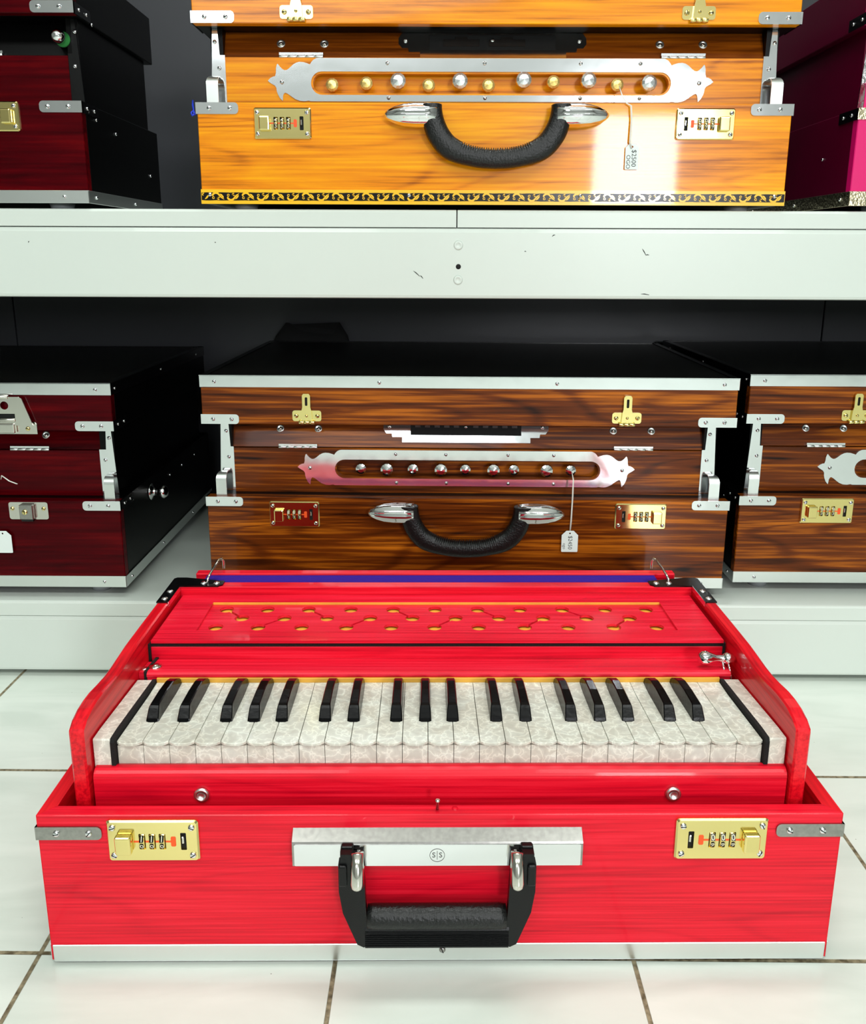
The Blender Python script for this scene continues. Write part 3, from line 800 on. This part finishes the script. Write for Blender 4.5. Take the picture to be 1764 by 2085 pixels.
# painted border band with gold scrolls
mb = MB()
mb.box(-.0006, HB+.0006, -.0012, 0, .0001, .0165, 'yellow_trim_lacquer')
def wavy(z, up):
    pts = []; n = 120
    for k in range(n+1):
        x = HB*k/n; pts.append((x, z + up*.0004*abs(math.sin(x*PI/.0087))))
    return pts
mb.prism(wavy(.0043, -1) + wavy(.0127, 1)[::-1], XZ, -.0014, -.0011, 'black_enamel_and_shade')
def arc(cx, cz, r, a0, a1, n=8): return [(cx + r*math.cos(math.radians(a0+(a1-a0)*k/n)), cz + r*math.sin(math.radians(a0+(a1-a0)*k/n))) for k in range(n+1)]
P = .0352; zc = .0085
kx = -.006
gm = 'yellow_trim_lacquer'
while kx < HB:
    for s, ox in ((1, 0), (-1, P/2)):
        def st(pts, ws):
            q = [(kx+ox+u, zc + s*v) for u, v in pts]
            if min(p[0] for p in q) < .0006 or max(p[0] for p in q) > HB-.0006: return
            mb.ribbon(q, ws, XZ, -.00165, -.0014, gm)
        # big hook that sweeps up into a leaf
        st(arc(.0052, .0002, .0042, 190, 330) + [(.0115, .0012), (.0148, .0034)], [.0006]+[.0011]*6+[.0010, .0009, .0007, .0002])
        st(arc(.0022, .0014, .0012, 0, 330, 8), [.0004]*9)
        st(arc(.0085, .0022, .0013, 250, 60, 6), [.0004, .0005, .0006, .0006, .0006, .0005, .0004])
        st([(.0098, -.0030), (.0116, -.0018), (.0134, .0004), (.0142, .0018)], [.0002, .0009, .0009, .0002])
        st([(.0064, .0028), (.0082, .0012), (.0098, .0008)], [.0002, .0008, .0003])
    kx += P
bb = mb.build('painted_border_band', O_)
for x in (.010, .243, HB-.238, HB-.012): screw(bb, x, -.0015, .0105, .0024)

# ------------------------------------------------------------------ upper-left and upper-right harmoniums
U1x = -.411 - HB
U1, U1c = harmonium(dict(W=HB, D=.262, wood='dark_red_mahogany', side='black_lacquer', loc=(U1x, 1.0, .6105), rot=0, foot=.006,
    z=(.1130, .1660, 0, .2050, .2680), trim_h=.0145, plate=None, keyplate=False, washers=(.1032,), strip=(.004, .018, .014), inset=.020, strip_mat='black_enamel_and_shade', catch='black_enamel_and_shade',
    flapwood='black_lacquer', lid_trim=False,
    label='dark red mahogany harmonium at the left end of the upper shelf, with glossy black sides'))
for o in list(U1.children):
    if o.name.startswith('bellows_catch'): bpy.data.objects.remove(o)
mb = MB(); mb.revolve((HB-.0240, .026, .1830), (0, -1, .15), [(0, .0085), (.003, .0085)], 'green_felt', 20)
mb.build('felt_washer', U1)
mb = MB(); mb.revolve((HB-.0255, .021, .1840), (0, -1, .1), [(0, .0055), (.004, .0078), (.010, .0072), (.013, .004), (.0135, 0)], 'chrome', 18); mb.build('flap_knob', U1)
combo_lock(U1, HB-.1375, .0795, .0660, .0325, True, ('2', '5'))
for y, z in ((.018, .104), (.04, .098), (.10, .09), (.22, .05)): side_screw(U1c, HB+.0002, y, z, 1, .002)
for y, z in ((.028, .211), (.05, .205)): side_screw(U1, HB+.0002, y, z, 1, .002)

U2, U2c = harmonium(dict(W=HB, D=.40, wood='magenta_lacquer', side='shaded_magenta_side', loc=(.4795, 1.0, .6105), rot=0, foot=.006,
    z=(.1080, .1650, 0, .1970, .2600), trim_h=.0165, trim='engraved_brass', plate=None, keyplate=False, washers=(), strip=(.008, .030, .027), inset=.030,
    strip_mat='engraved_steel', cheek='shaded_magenta_side', catch='magenta_lacquer', br='engraved_brass', lid_trim=False,
    label='magenta lacquered harmonium with engraved brass trim at the right end of the upper shelf'))
for y, z in ((.08, .06), (.2, .05)): side_screw(U2c, -.0002, y, z, -1, .0018)

# ------------------------------------------------------------------ price tags
def price_tag(label, hang, path, cx, ztop, wd, ht, y, lines, rot=PI/2*3):
    t = thing('price_tag', label, 'price tag', (cx, y, ztop-ht))
    mb = MB(); c_ = wd*.28
    out = [(-wd/2, 0.0008), (-wd/2+.0008, 0), (wd/2-.0008, 0), (wd/2, .0008), (wd/2, ht-c_), (wd/2-c_, ht), (-wd/2+c_, ht), (-wd/2, ht-c_)]
    mb.prism(out, XZ, -.0004, 0, 'white_card', [circ(0, ht-.0035, .0012, 10)])
    for s, size, u, v in lines: add_text(mb, s, size, (u, v), 'black_ink', XZ, -.00045, rot)
    mb.build('tag_card', t)
    mb = MB()
    loc = Vector((cx, y, ztop-ht))
    for off in (-.0005, .0005):
        pts = [Vector(p) - loc + Vector((off*min(1, i*.7), -.0003, 0)) for i, p in enumerate(path)]
        mb.tube(pts, .0005, 'white_string', 6)
    mb.build('string', t)
    return t
price_tag('white price tag hanging on the front of the orange harmonium', None,
          [(.2065, 1.010, .7420), (.2085, 1.000, .7300), (.2135, .9965, .7215), (.2180, .9950, .7190), (.2195, .9955, .7050), (.2190, .9960, .6800), (.2215, .9965, .6730)], .2225, .6785, .0155, .0285, .9975,
          [('$2500', .0075, .0022, .0125), ('OGO', .0065, -.0042, .0085)])
mrot = lambda x, y: (-.30221 + x*math.cos(.01134) + y*math.sin(.01134), 1.03185 - x*math.sin(.01134) + y*math.cos(.01134))
def mp(x, y, z): a = mrot(x, y); return (a[0], a[1], z)
price_tag('white price tag hanging from the last knob of the brown middle harmonium', None,
          [mp(.4780, .012, .2770), mp(.4782, -.002, .2700), mp(.4780, -.003, .2450), mp(.4774, -.003, .2150), mp(.4765, -.003, .1985)], mp(.4763, 0, 0)[0], .2017, .0215, .0292, 1.0215,
          [('$2450', .0075, .0005, .0130), ('ogo', .0055, -.0070, .0080)])
price_tag('white price tag on the dark red harmonium on the lower shelf', None,
          [(-.560, 1.012, .2700), (-.5562, 1.008, .2760), (-.5450, 1.004, .2700), (-.5350, 1.003, .2665)], -.5665, .2000, .0220, .0300, 1.0125, [])
# small blue tie by the orange harmonium
mb = MB()
mb.tube([(-.2905, 1.03, .7290), (-.2880, 1.02, .7225), (-.2845, 1.01, .7150), (-.2820, 1.004, .7100)], [.0010, .0012, .0010, .0016], 'blue_plastic', 8)
mb.tube([(-.2845, 1.01, .7150), (-.2870, 1.008, .7120), (-.2850, 1.005, .7085), (-.2820, 1.004, .7100)], .0010, 'blue_plastic', 8)
tag(mb.build('cable_tie'), 'small blue plastic tie poking out left of the orange harmonium', 'cable tie')

# black bag behind the centre harmonium
mb = MB()
secs = []
for k in range(15):
    f = k/14; z = .1078 + f*.316
    prof = 1 - max(0, (f-.80)/.20)**2.2*.35
    sec = []
    for j in range(28):
        a = 2*PI*j/28
        n_ = 1 + .06*math.sin(3*a + 5*f) + .03*math.sin(7*a - 9*f)
        c, s = math.cos(a), math.sin(a)
        c = math.copysign(abs(c)**.6, c); s = math.copysign(abs(s)**.7, s)
        sec.append(Vector((-.232 + .073*c*prof*n_ + .01*f, 1.477 + .016*s*prof, z + .010*math.sin(2*a+1)*f)))
    secs.append(sec)
mb.loft(secs, 'black_cloth')
tag(mb.build('cloth_bag'), 'black cloth bag slumped behind the brown harmonium against the grey back panel', 'bag')

# ------------------------------------------------------------------ red open harmonium on the floor
RW, RD = .619, .335
RH = thing('harmonium', 'open red harmonium standing on the floor tiles, its pearl and black keyboard uncovered', 'harmonium', (-.30488, .54435, 0), .01548)
ZT_ = .1355; T_ = .0118
mb = MB()
mb.box(0, RW, 0, T_, .004, ZT_, 'red_stained_wood', .0007)
mb.box(0, RW, RD-T_, RD, .004, ZT_, 'red_stained_wood', .0007)
mb.box(0, RW, .0, RD, .004, .012, 'red_stained_wood')
# mitred side walls
for s in (0, 1):
    f = (lambda x: RW-x) if s else (lambda x: x)
    mb.prism([(f(0.00005), .00005), (f(T_), T_*.99), (f(T_), RD-T_*.99), (f(0.00005), RD-.0001)], XY, .004, ZT_+.00005, 'red_stained_side_wood')
case = mb.build('case', RH)
mb = MB(); q = .0010
mb.box(.0015, RW-.0015, -q, 0, .0028, .0185, 'aluminium_strip', .0006); mb.box(-q, 0, 0, RD, .0028, .0185, 'aluminium_strip', .0006); mb.box(RW, RW+q, 0, RD, .0028, .0185, 'aluminium_strip', .0006)
bt = mb.build('bottom_trim', RH); screw(bt, .3109, -q, .0131, .0026, 'worn_steel')
for x in (.04, RW-.04):
    for y in (.05, RD-.04):
        mb = MB(); mb.revolve((x, y, 0), (0, 0, 1), [(0, .011), (.0042, .012)], 'black_plastic', 18); mb.build('foot', RH)
bracket(RH, 0, .0492, .1150, .1262, RW, 'worn_steel', .02)
bracket(RH, RW-.0510, RW, .1160, .1272, RW, 'worn_steel', .02)
combo_lock(RH, .0535, .0970, .0700, .0355, False, ('1', '0'))
combo_lock(RH, .4900, .0970, .0710, .0358, True, ('0', '9'))
# cheeks
prof_in = [(.0220, .060), (.0220, .188), (.0225, .1915), (.0240, .1940), (.0310, .1985), (.0410, .2015), (.052, .2028), (.064, .2028), (.080, .2010), (.096, .1998), (.110, .2000), (.128, .2013), (.148, .2026), (.19, .203), (.304, .203), (.304, .060)]
def cheek(x0, x1, sgn):
    mb = MB(); b_ = .0014
    mid = [(y, z) for y, z in prof_in]
    ins = []
    for y, z in prof_in: ins.append((max(y, .0220+ (b_ if y < .023 else 0)) if y < .3 else y-b_, z-b_ if z > .1 else z))
    secs = [[Vector((x0, y, z)) for y, z in ins], [Vector((x0+b_, y, z)) for y, z in mid], [Vector((x1-b_, y, z)) for y, z in mid], [Vector((x1, y, z)) for y, z in ins]]
    mb.loft(secs, 'red_stained_side_wood', smooth=False)
    return mb.build('side_board', RH)
cheek(.0205, .0322, -1); cheek(.5868, .5985, 1)
# rear wall of the sound box
mb = MB(); mb.box(.0322, .5868, .2810, .2945, .060, .2029, 'red_stained_wood', .0008); mb.build('rear_board', RH)
# sound box / key bed
mb = MB(); mb.box(.0322, .5868, .040, .2810, .020, .150, 'red_stained_wood'); mb.build('inner_box', RH)
# front rail with rolled top edge
mb = MB()
pr = [(.0265, .040), (.0265, .1480), (.0268, .1500), (.0278, .1520), (.0295, .1538), (.0320, .1550), (.0345, .1553), (.0375, .1545), (.0385, .1530), (.0385, .040)]
mb.loft([[Vector((.0345, y, z)) for y, z in pr], [Vector((.5855, y, z)) for y, z in pr]], 'red_stained_wood', smooth=False)
fr = mb.build('front_rail', RH)
for x in (.1195, .4950):
    mb = MB(); mb.revolve((x, .0266, .1345), (0, -1, 0), [(0, .0062), (.0022, .0062), (.0030, .0052), (.0030, .0036), (.0014, .0034), (.0014, 0)], 'aluminium_strip', 24); mb.build('washer', fr)
# end blocks and felt strips
def endblock(x0, x1):
    mb = MB(); pr = [(.0345, .150), (.0345, .1770), (.0352, .1782), (.05, .1780), (.1375, .1725), (.1375, .150)]
    mb.loft([[Vector((x0, y, z)) for y, z in pr], [Vector((x1, y, z)) for y, z in pr]], 'pearl_celluloid', smooth=False); mb.build('end_block', RH)
endblock(.0335, .0468); endblock(.5722, .5855)
for x0, x1 in ((.0470, .0503), (.5687, .5720)):
    mb = MB(); pr = [(.0335, .150), (.0335, .1755), (.036, .1785), (.05, .1785), (.1378, .1732), (.1378, .150)]
    mb.loft([[Vector((x0, y, z)) for y, z in pr], [Vector((x1, y, z)) for y, z in pr]], 'black_felt', smooth=False); mb.build('felt_strip', RH)
# keys
KX0, KP = .0508, .02070
def ktop(y): return .1745 - (y-.036)/.1*.0055
blacks = [.0692, .0950, .1306, .1536, .1769, .2130, .2369, .2726, .2969, .3199, .3565, .3811, .4194, .4437, .4673, .5025, .5266]
for i in range(25):
    x0 = KX0 + KP*i + .00022; x1 = KX0 + KP*(i+1) - .00022
    mb = MB()
    mb.box(x0, x1, .0383, .1370, .150, .1700, 'pearl_celluloid')
    # top slab with bowed front lip
    n = 10; xm = (x0+x1)/2; lo = []; hi = []; hi2 = []
    front = []
    for k in range(n+1):
        u = -1 + 2*k/n; front.append((xm + u*(x1-x0)/2, 0.0385 - .0046*math.sqrt(max(0, 1-u*u*.98))))
    back = [(x1, .1370), (x0, .1370)]
    pts = front + back
    secs = [[Vector((x, y, ktop(y)-.0022)) for x, y in pts], [Vector((x, y, ktop(y)-.0004)) for x, y in pts],
            [Vector((xm + (x-xm)*.985, y+.0005 if y < .1 else y, ktop(y))) for x, y in pts]]
    mb.loft(secs, 'pearl_celluloid', smooth=False)
    mb.build('white_key', RH)
for xb in blacks:
    mb = MB()
    w0, w1 = .0052, .0039
    prof = [(.0683, .1728, w0), (.0692, .1752, w0-.0001), (.0742, .1818, w1+.0006), (.0757, .1834, w1+.0003), (.0785, .1842, w1), (.100, .1842, w1-.0002), (.118, .1826, w1-.0002), (.128, .1795, w1-.0001), (.1365, .1748, w1)]
    zb_ = .1688
    secs = []
    for y, z, hw in prof:
        b_ = .0008; base = ktop(y) - .0012; hw0 = w0 if y < .14 else hw
        # rounded nose: narrow the base of the front section a little
        secs.append([Vector((xb-hw0, y, base)), Vector((xb-hw, y, z-b_)), Vector((xb-hw+b_, y, z)), Vector((xb+hw-b_, y, z)), Vector((xb+hw, y, z-b_)), Vector((xb+hw0, y, base))])
    nose = [Vector((xb-w0*.6, .0668, ktop(.067)-.0012)), Vector((xb-w0*.6, .0670, .1722)), Vector((xb-w0*.5, .0670, .1728)), Vector((xb+w0*.5, .0670, .1728)), Vector((xb+w0*.6, .0670, .1722)), Vector((xb+w0*.6, .0668, ktop(.067)-.0012))]
    mb.loft([nose] + secs, 'black_key_lacquer', smooth=False)
    mb.build('black_key', RH)
# felt-yellow strip and the rounded rail behind the keys
mb = MB(); mb.box(.0508, .5685, .1372, .1440, .165, .1742, 'raw_yellow_wood', .0003); mb.build('key_stop_strip', RH)
mb = MB()
pr = [(.1400, .1738), (.1388, .1745), (.1384, .1758), (.1388, .1772), (.1400, .1785), (.1425, .1792), (.1740, .1748), (.1740, .1700), (.1400, .1700)]
mb.loft([[Vector((.0415, y, z)) for y, z in pr], [Vector((.5790, y, z)) for y, z in pr]], 'red_orange_top_wood', smooth=False)
rail = mb.build('key_rail', RH)
for x, y in ((.0455, .152),):
    mb = MB(); mb.revolve((x, y, .1772), (0, .1, 1), [(0, .0062), (.0016, .0060), (.0024, .0046), (.0022, .003), (.0030, .0026), (.0030, 0)], 'nickel', 22); mb.build('screw', rail)
mb = MB(); mb.loft([[Vector((.0325, y, z)) for y, z in [(.1440, .1600), (.1440, .1765), (.1700, .1735), (.1700, .1600)]], [Vector((.0385, y, z)) for y, z in [(.1440, .1600), (.1440, .1765), (.1700, .1735), (.1700, .1600)]]], 'red_orange_top_wood', smooth=False)
el = mb.build('rail_end', RH)
mb = MB(); mb.revolve((.0352, .152, .1752), (0, .1, 1), [(0, .0040), (.0014, .0038), (.0020, .0026), (.0018, .002), (.0024, 0)], 'nickel', 22); mb.build('screw', el)
# front face of the cover, black felt line, cover frame and fretted panel
mb = MB(); mb.box(.0345, .5835, .1742, .1850, .160, .1868, 'red_orange_top_wood', .0004); mb.build('cover_front', RH)
mb = MB(); mb.box(.0335, .5850, .1748, .1860, .1862, .1908, 'black_felt'); mb.build('cover_gasket', RH)
mb = MB(); mb.box(.5830, .5855, .1735, .1760, .160, .1905, 'black_felt'); mb.build('side_gasket', RH)
mb = MB(); mb.loft([[Vector((x, y, z)) for y, z in [(.1400, .160), (.1398, .1795), (.1745, .1762), (.1745, .160)]] for x in (.0386, .0414)], 'black_felt', smooth=False); mb.box(.0318, .0344, .1730, .1750, .160, .1900, 'black_felt'); mb.build('side_gasket', RH)
mb = MB()
fx0, fx1, fy0, fy1 = .0725, .5460, .1955, .2625
mb.prism([(.0352, .1735), (.5835, .1735), (.5835, .2800), (.0352, .2800)], XY, .1936, .1908, 'red_orange_top_wood', [[(fx0, fy0), (fx1, fy0), (fx1, fy1), (fx0, fy1)]], side_mat='red_orange_top_wood')
cv = mb.build('cover_frame', RH)
mb = MB()
mb.box(fx0, fx1, fy1-.0012, fy1+.0, .1910, .1932, 'raw_yellow_wood'); mb.build('panel_edge', cv)
topx = [.0895, .132, .175, .219, .2632, .3071, .3516, .3961, .4404, .4856, .5286]
midx = [.1097, .153, .1964, .2406, .2837, .328, .3724, .4178, .4623, .5065]
botx = [.0881, .1302, .1735, .218, .2629, .3061, .3503, .3962, .4399, .4855, .5286]
yt, ym, yb_ = .2500, .2295, .2085; hr = .0073
def dumbbell(a, b, r, hw):
    dx, dy = b[0]-a[0], b[1]-a[1]; th = math.atan2(dy, dx); al = math.asin(hw/r); pts = []
    for c0, base in ((b, th), (a, th+PI)):
        a0 = base + PI + al; a1 = base + 3*PI - al
        for k in range(19):
            t = a0 + (a1-a0)*k/18; pts.append((c0[0] + r*math.cos(t), c0[1] + r*math.sin(t)))
    return pts
holes = []
for k in range(10):
    m_ = (midx[k], ym)
    o_ = (topx[k], yt) if k % 2 == 0 else (botx[k], yb_)
    holes.append(dumbbell(m_, o_, hr, .0013))
for k in range(11):
    if k % 2 == 1 or k == 10: holes.append(circ(topx[k], yt, hr))
    if k % 2 == 0: holes.append(circ(botx[k], yb_, hr))
mb = MB()
mb.prism([(fx0-.002, fy0-.002), (fx1+.002, fy0-.002), (fx1+.002, fy1+.002), (fx0-.002, fy1+.002)], XY, .1908, .1880, 'red_orange_top_wood', holes, side_mat='red_orange_top_wood')
mb.build('fretted_panel', cv)
mb = MB(); mb.box(fx0-.004, fx1+.004, fy0-.004, fy1+.004, .1820, .1864, 'raw_yellow_wood')
mb.build('reed_board', cv)
# bellows behind: rear board and pleats
mb = MB()
pts = []
for k in range(6):
    pts += [(.2950+.0042*k, .1950 if k % 2 else .1985), (.2950+.0042*k+.0021, .1985 if k % 2 else .1950)]
n = 5
for k in range(n):
    y = .2948 + .0046*k
    mb.prism([(y, .02), (y+.0023, .2022), (y+.0046, .02)], YZ, .052, .555, 'purple_bellows_cloth')
    mb.box(.052, .555, y+.0012, y+.0034, .02, .2005, 'purple_bellows_cloth')
mb.build('bellows', RH)
mb = MB(); mb.box(.0390, .5790, .3185, .3300, .060, .2030, 'red_stained_wood', .0012, 2)
mb.box(.0480, .5700, .3178, .3186, .1900, .1990, 'red_stained_wood'); bbd = mb.build('bellows_board', RH)
# black corner angle plates with domed screws
for s in (0, 1):
    f = (lambda x: .619-x) if s else (lambda x: x)
    mb = MB()
    out = [(f(.0205), .240), (f(.0322), .240), (f(.0322), .2815), (f(.0760), .2815), (f(.0790), .2840), (f(.0790), .2940), (f(.0300), .3035), (f(.0205), .3000)]
    out = [(f(.0203), .2385), (f(.0324), .2385), (f(.0324), .2808), (f(.0730), .2808), (f(.0775), .2850), (f(.0775), .2945), (f(.0330), .3040), (f(.0230), .3040), (f(.0203), .3010)]
    mb.prism(out, XY, .2044, .2029, 'black_enamel_and_shade')
    mb.prism([(f(.0324), .2385), (f(.0330), .2385), (f(.0330), .2802), (f(.0324), .2808)], XY, .2044, .1990, 'polished_steel')
    cpn = mb.build('corner_plate', RH)
    for x, y in ((.0263, .2470), (.0263, .2660), (.0560, .2880), (.0700, .2880)):
        mb = MB(); mb.revolve((f(x), y, .2042), (0, 0, 1), [(0, .0036), (.0006, .0034), (.0016, .0022), (.0019, 0)], 'chrome', 16); mb.build('screw', cpn)
    # wire latch
    mb = MB()
    x = f(.0600 if not s else .0560)
    mb.tube([(x, .2900, .203), (x, .2905, .2080), (x+.001*(1-2*s), .2955, .2110), (x+.010*(1-2*s)*.4, .3230, .2170), (x+.006*(1-2*s), .3300, .2168), (x+.0075*(1-2*s), .3320, .2130), (x+.0075*(1-2*s), .3320, .2040)], .0014, 'nickel', 10)
    mb.build('wire_latch', RH)
# chrome thumb knob with rods at the right cheek
mb = MB()
mb.revolve((.5700, .150, .1870), (-1, 0, 0.04), [(-.016, .003), (-.010, .0045), (-.004, .0035), (.002, .0034), (.006, .0050), (.011, .0068), (.015, .0062), (.018, .0035), (.0185, 0)], 'chrome', 22)
tk = mb.build('thumb_screw', RH)
mb = MB(); mb.tube([(.5740, .150, .186), (.5745, .1440, .178), (.5750, .1405, .168)], .0011, 'chrome', 8); mb.tube([(.5790, .150, .186), (.5800, .1440, .178), (.5810, .1405, .168)], .0011, 'chrome', 8)
mb.revolve((.5790, .150, .1870), (-1, 0, 0), [(-.007, .002), (-.004, .0050), (.001, .0056), (.004, .0040)], 'chrome', 18); mb.build('spring_rod', tk)
# nail peg on the front wall
mb = MB(); mb.revolve((.3062, .0060, .1340), (.04, -.02, 1), [(0, .0012), (.0085, .0012), (.0087, .0020), (.0100, .0021), (.0105, .0012), (.0105, 0)], 'nickel', 12); mb.build('peg', case)
mb = MB(); mb.revolve((.3200, .0068, .1350), (0, 0, 1), [(0, .0026), (.0008, .0026), (.0008, 0)], 'red_stained_wood', 14); mb.build('plug', case)
# handle: bevelled steel plate
mb = MB()
pp = [(0, .0960), (-.0075, .0962), (-.0085, .0972), (-.0085, .1165), (-.0078, .1178), (0, .1242)]
mb.loft([[Vector((.1956, y, z)) for y, z in pp], [Vector((.4175, y, z)) for y, z in pp]], 'worn_steel', smooth=False)
mb.prism(rrect(.1972, .4159, .0975, .1160, .0008, 2), XZ, -.0090, -.0084, 'polished_steel')
hp = mb.build('handle_plate', RH)
mb = MB(); mb.prism(circ(.3062, .1068, .0058, 36), XZ, -.00915, -.0088, 'engraving_dark', [circ(.3062, .1068, .00545, 36)[::-1]])
mb.box(.3060, .3064, -.00915, -.0088, .1030, .1106, 'engraving_dark')
add_text(mb, 'S', .0062, (.3036, .1068), 'engraving_dark', XZ, -.00912); add_text(mb, 'S', .0062, (.3088, .1068), 'engraving_dark', XZ, -.00912)
mb.build('emblem', hp)
hd = bpy.data.objects.new('handle', None)
mb = MB()
for s in (0, 1):
    f = (lambda x: .6123-x) if s else (lambda x: x)
    arm = [(f(.2335), .1165), (f(.2420), .1165), (f(.2420), .1105), (f(.2500), .1090), (f(.2515), .0860), (f(.2520), .0700), (f(.2540), .0360), (f(.2500), .0338), (f(.2450), .0365), (f(.2345), .0650), (f(.2318), .0840), (f(.2318), .1075), (f(.2335), .1085)]
    mb.prism(arm, XZ, -.0200, -.0120, 'black_plastic')
    x0, x1 = sorted((f(.2335), f(.2425))); mb.box(x0, x1, -.0135, -.0085, .1080, .1180, 'black_plastic', .0008)
    x0, x1 = sorted((f(.2318), f(.2385))); mb.box(x0, x1, -.0225, -.0120, .0900, .1080, 'black_plastic', .0015, 2)
# lower ribbed bar
zz = [(-.0120, .0332), (-.0195, .0332), (-.0212, .0345)]
for k in range(7): z = .0355 + k*.0018; zz += [(-.0212, z), (-.0196, z+.0009)]
zz += [(-.0212, .0500), (-.0200, .0520), (-.0120, .0520)]
mb.loft([[Vector((.2510, y, z)) for y, z in zz], [Vector((.3612, y, z)) for y, z in zz]], 'black_plastic', smooth=False)
hd = mb.build('handle', RH)
mb = MB()
secs = []
for k in range(25):
    x = .2530 + (.3590-.2530)*k/24; e = min(k, 24-k); r0 = .0094 if e else .0088
    secs.append([Vector((x, -.0165 + r0*.95*math.cos(2*PI*j/20), .0590 + r0*math.sin(2*PI*j/20))) for j in range(20)])
mb.loft(secs, 'black_grip_leather'); mb.build('grip', hd)
for s in (0, 1):
    f = (lambda x: .6123-x) if s else (lambda x: x)
    mb = MB()
    x = f(.2462)
    mb.revolve((x, -.0175, .1165), (0, -.30, -1), [(0, .0048), (.009, .0048), (.0095, .0051), (.0225, .0052), (.0255, .0046), (.0275, .0028), (.0280, 0)], 'nickel', 24)
    mb.build('swivel_post', hd)
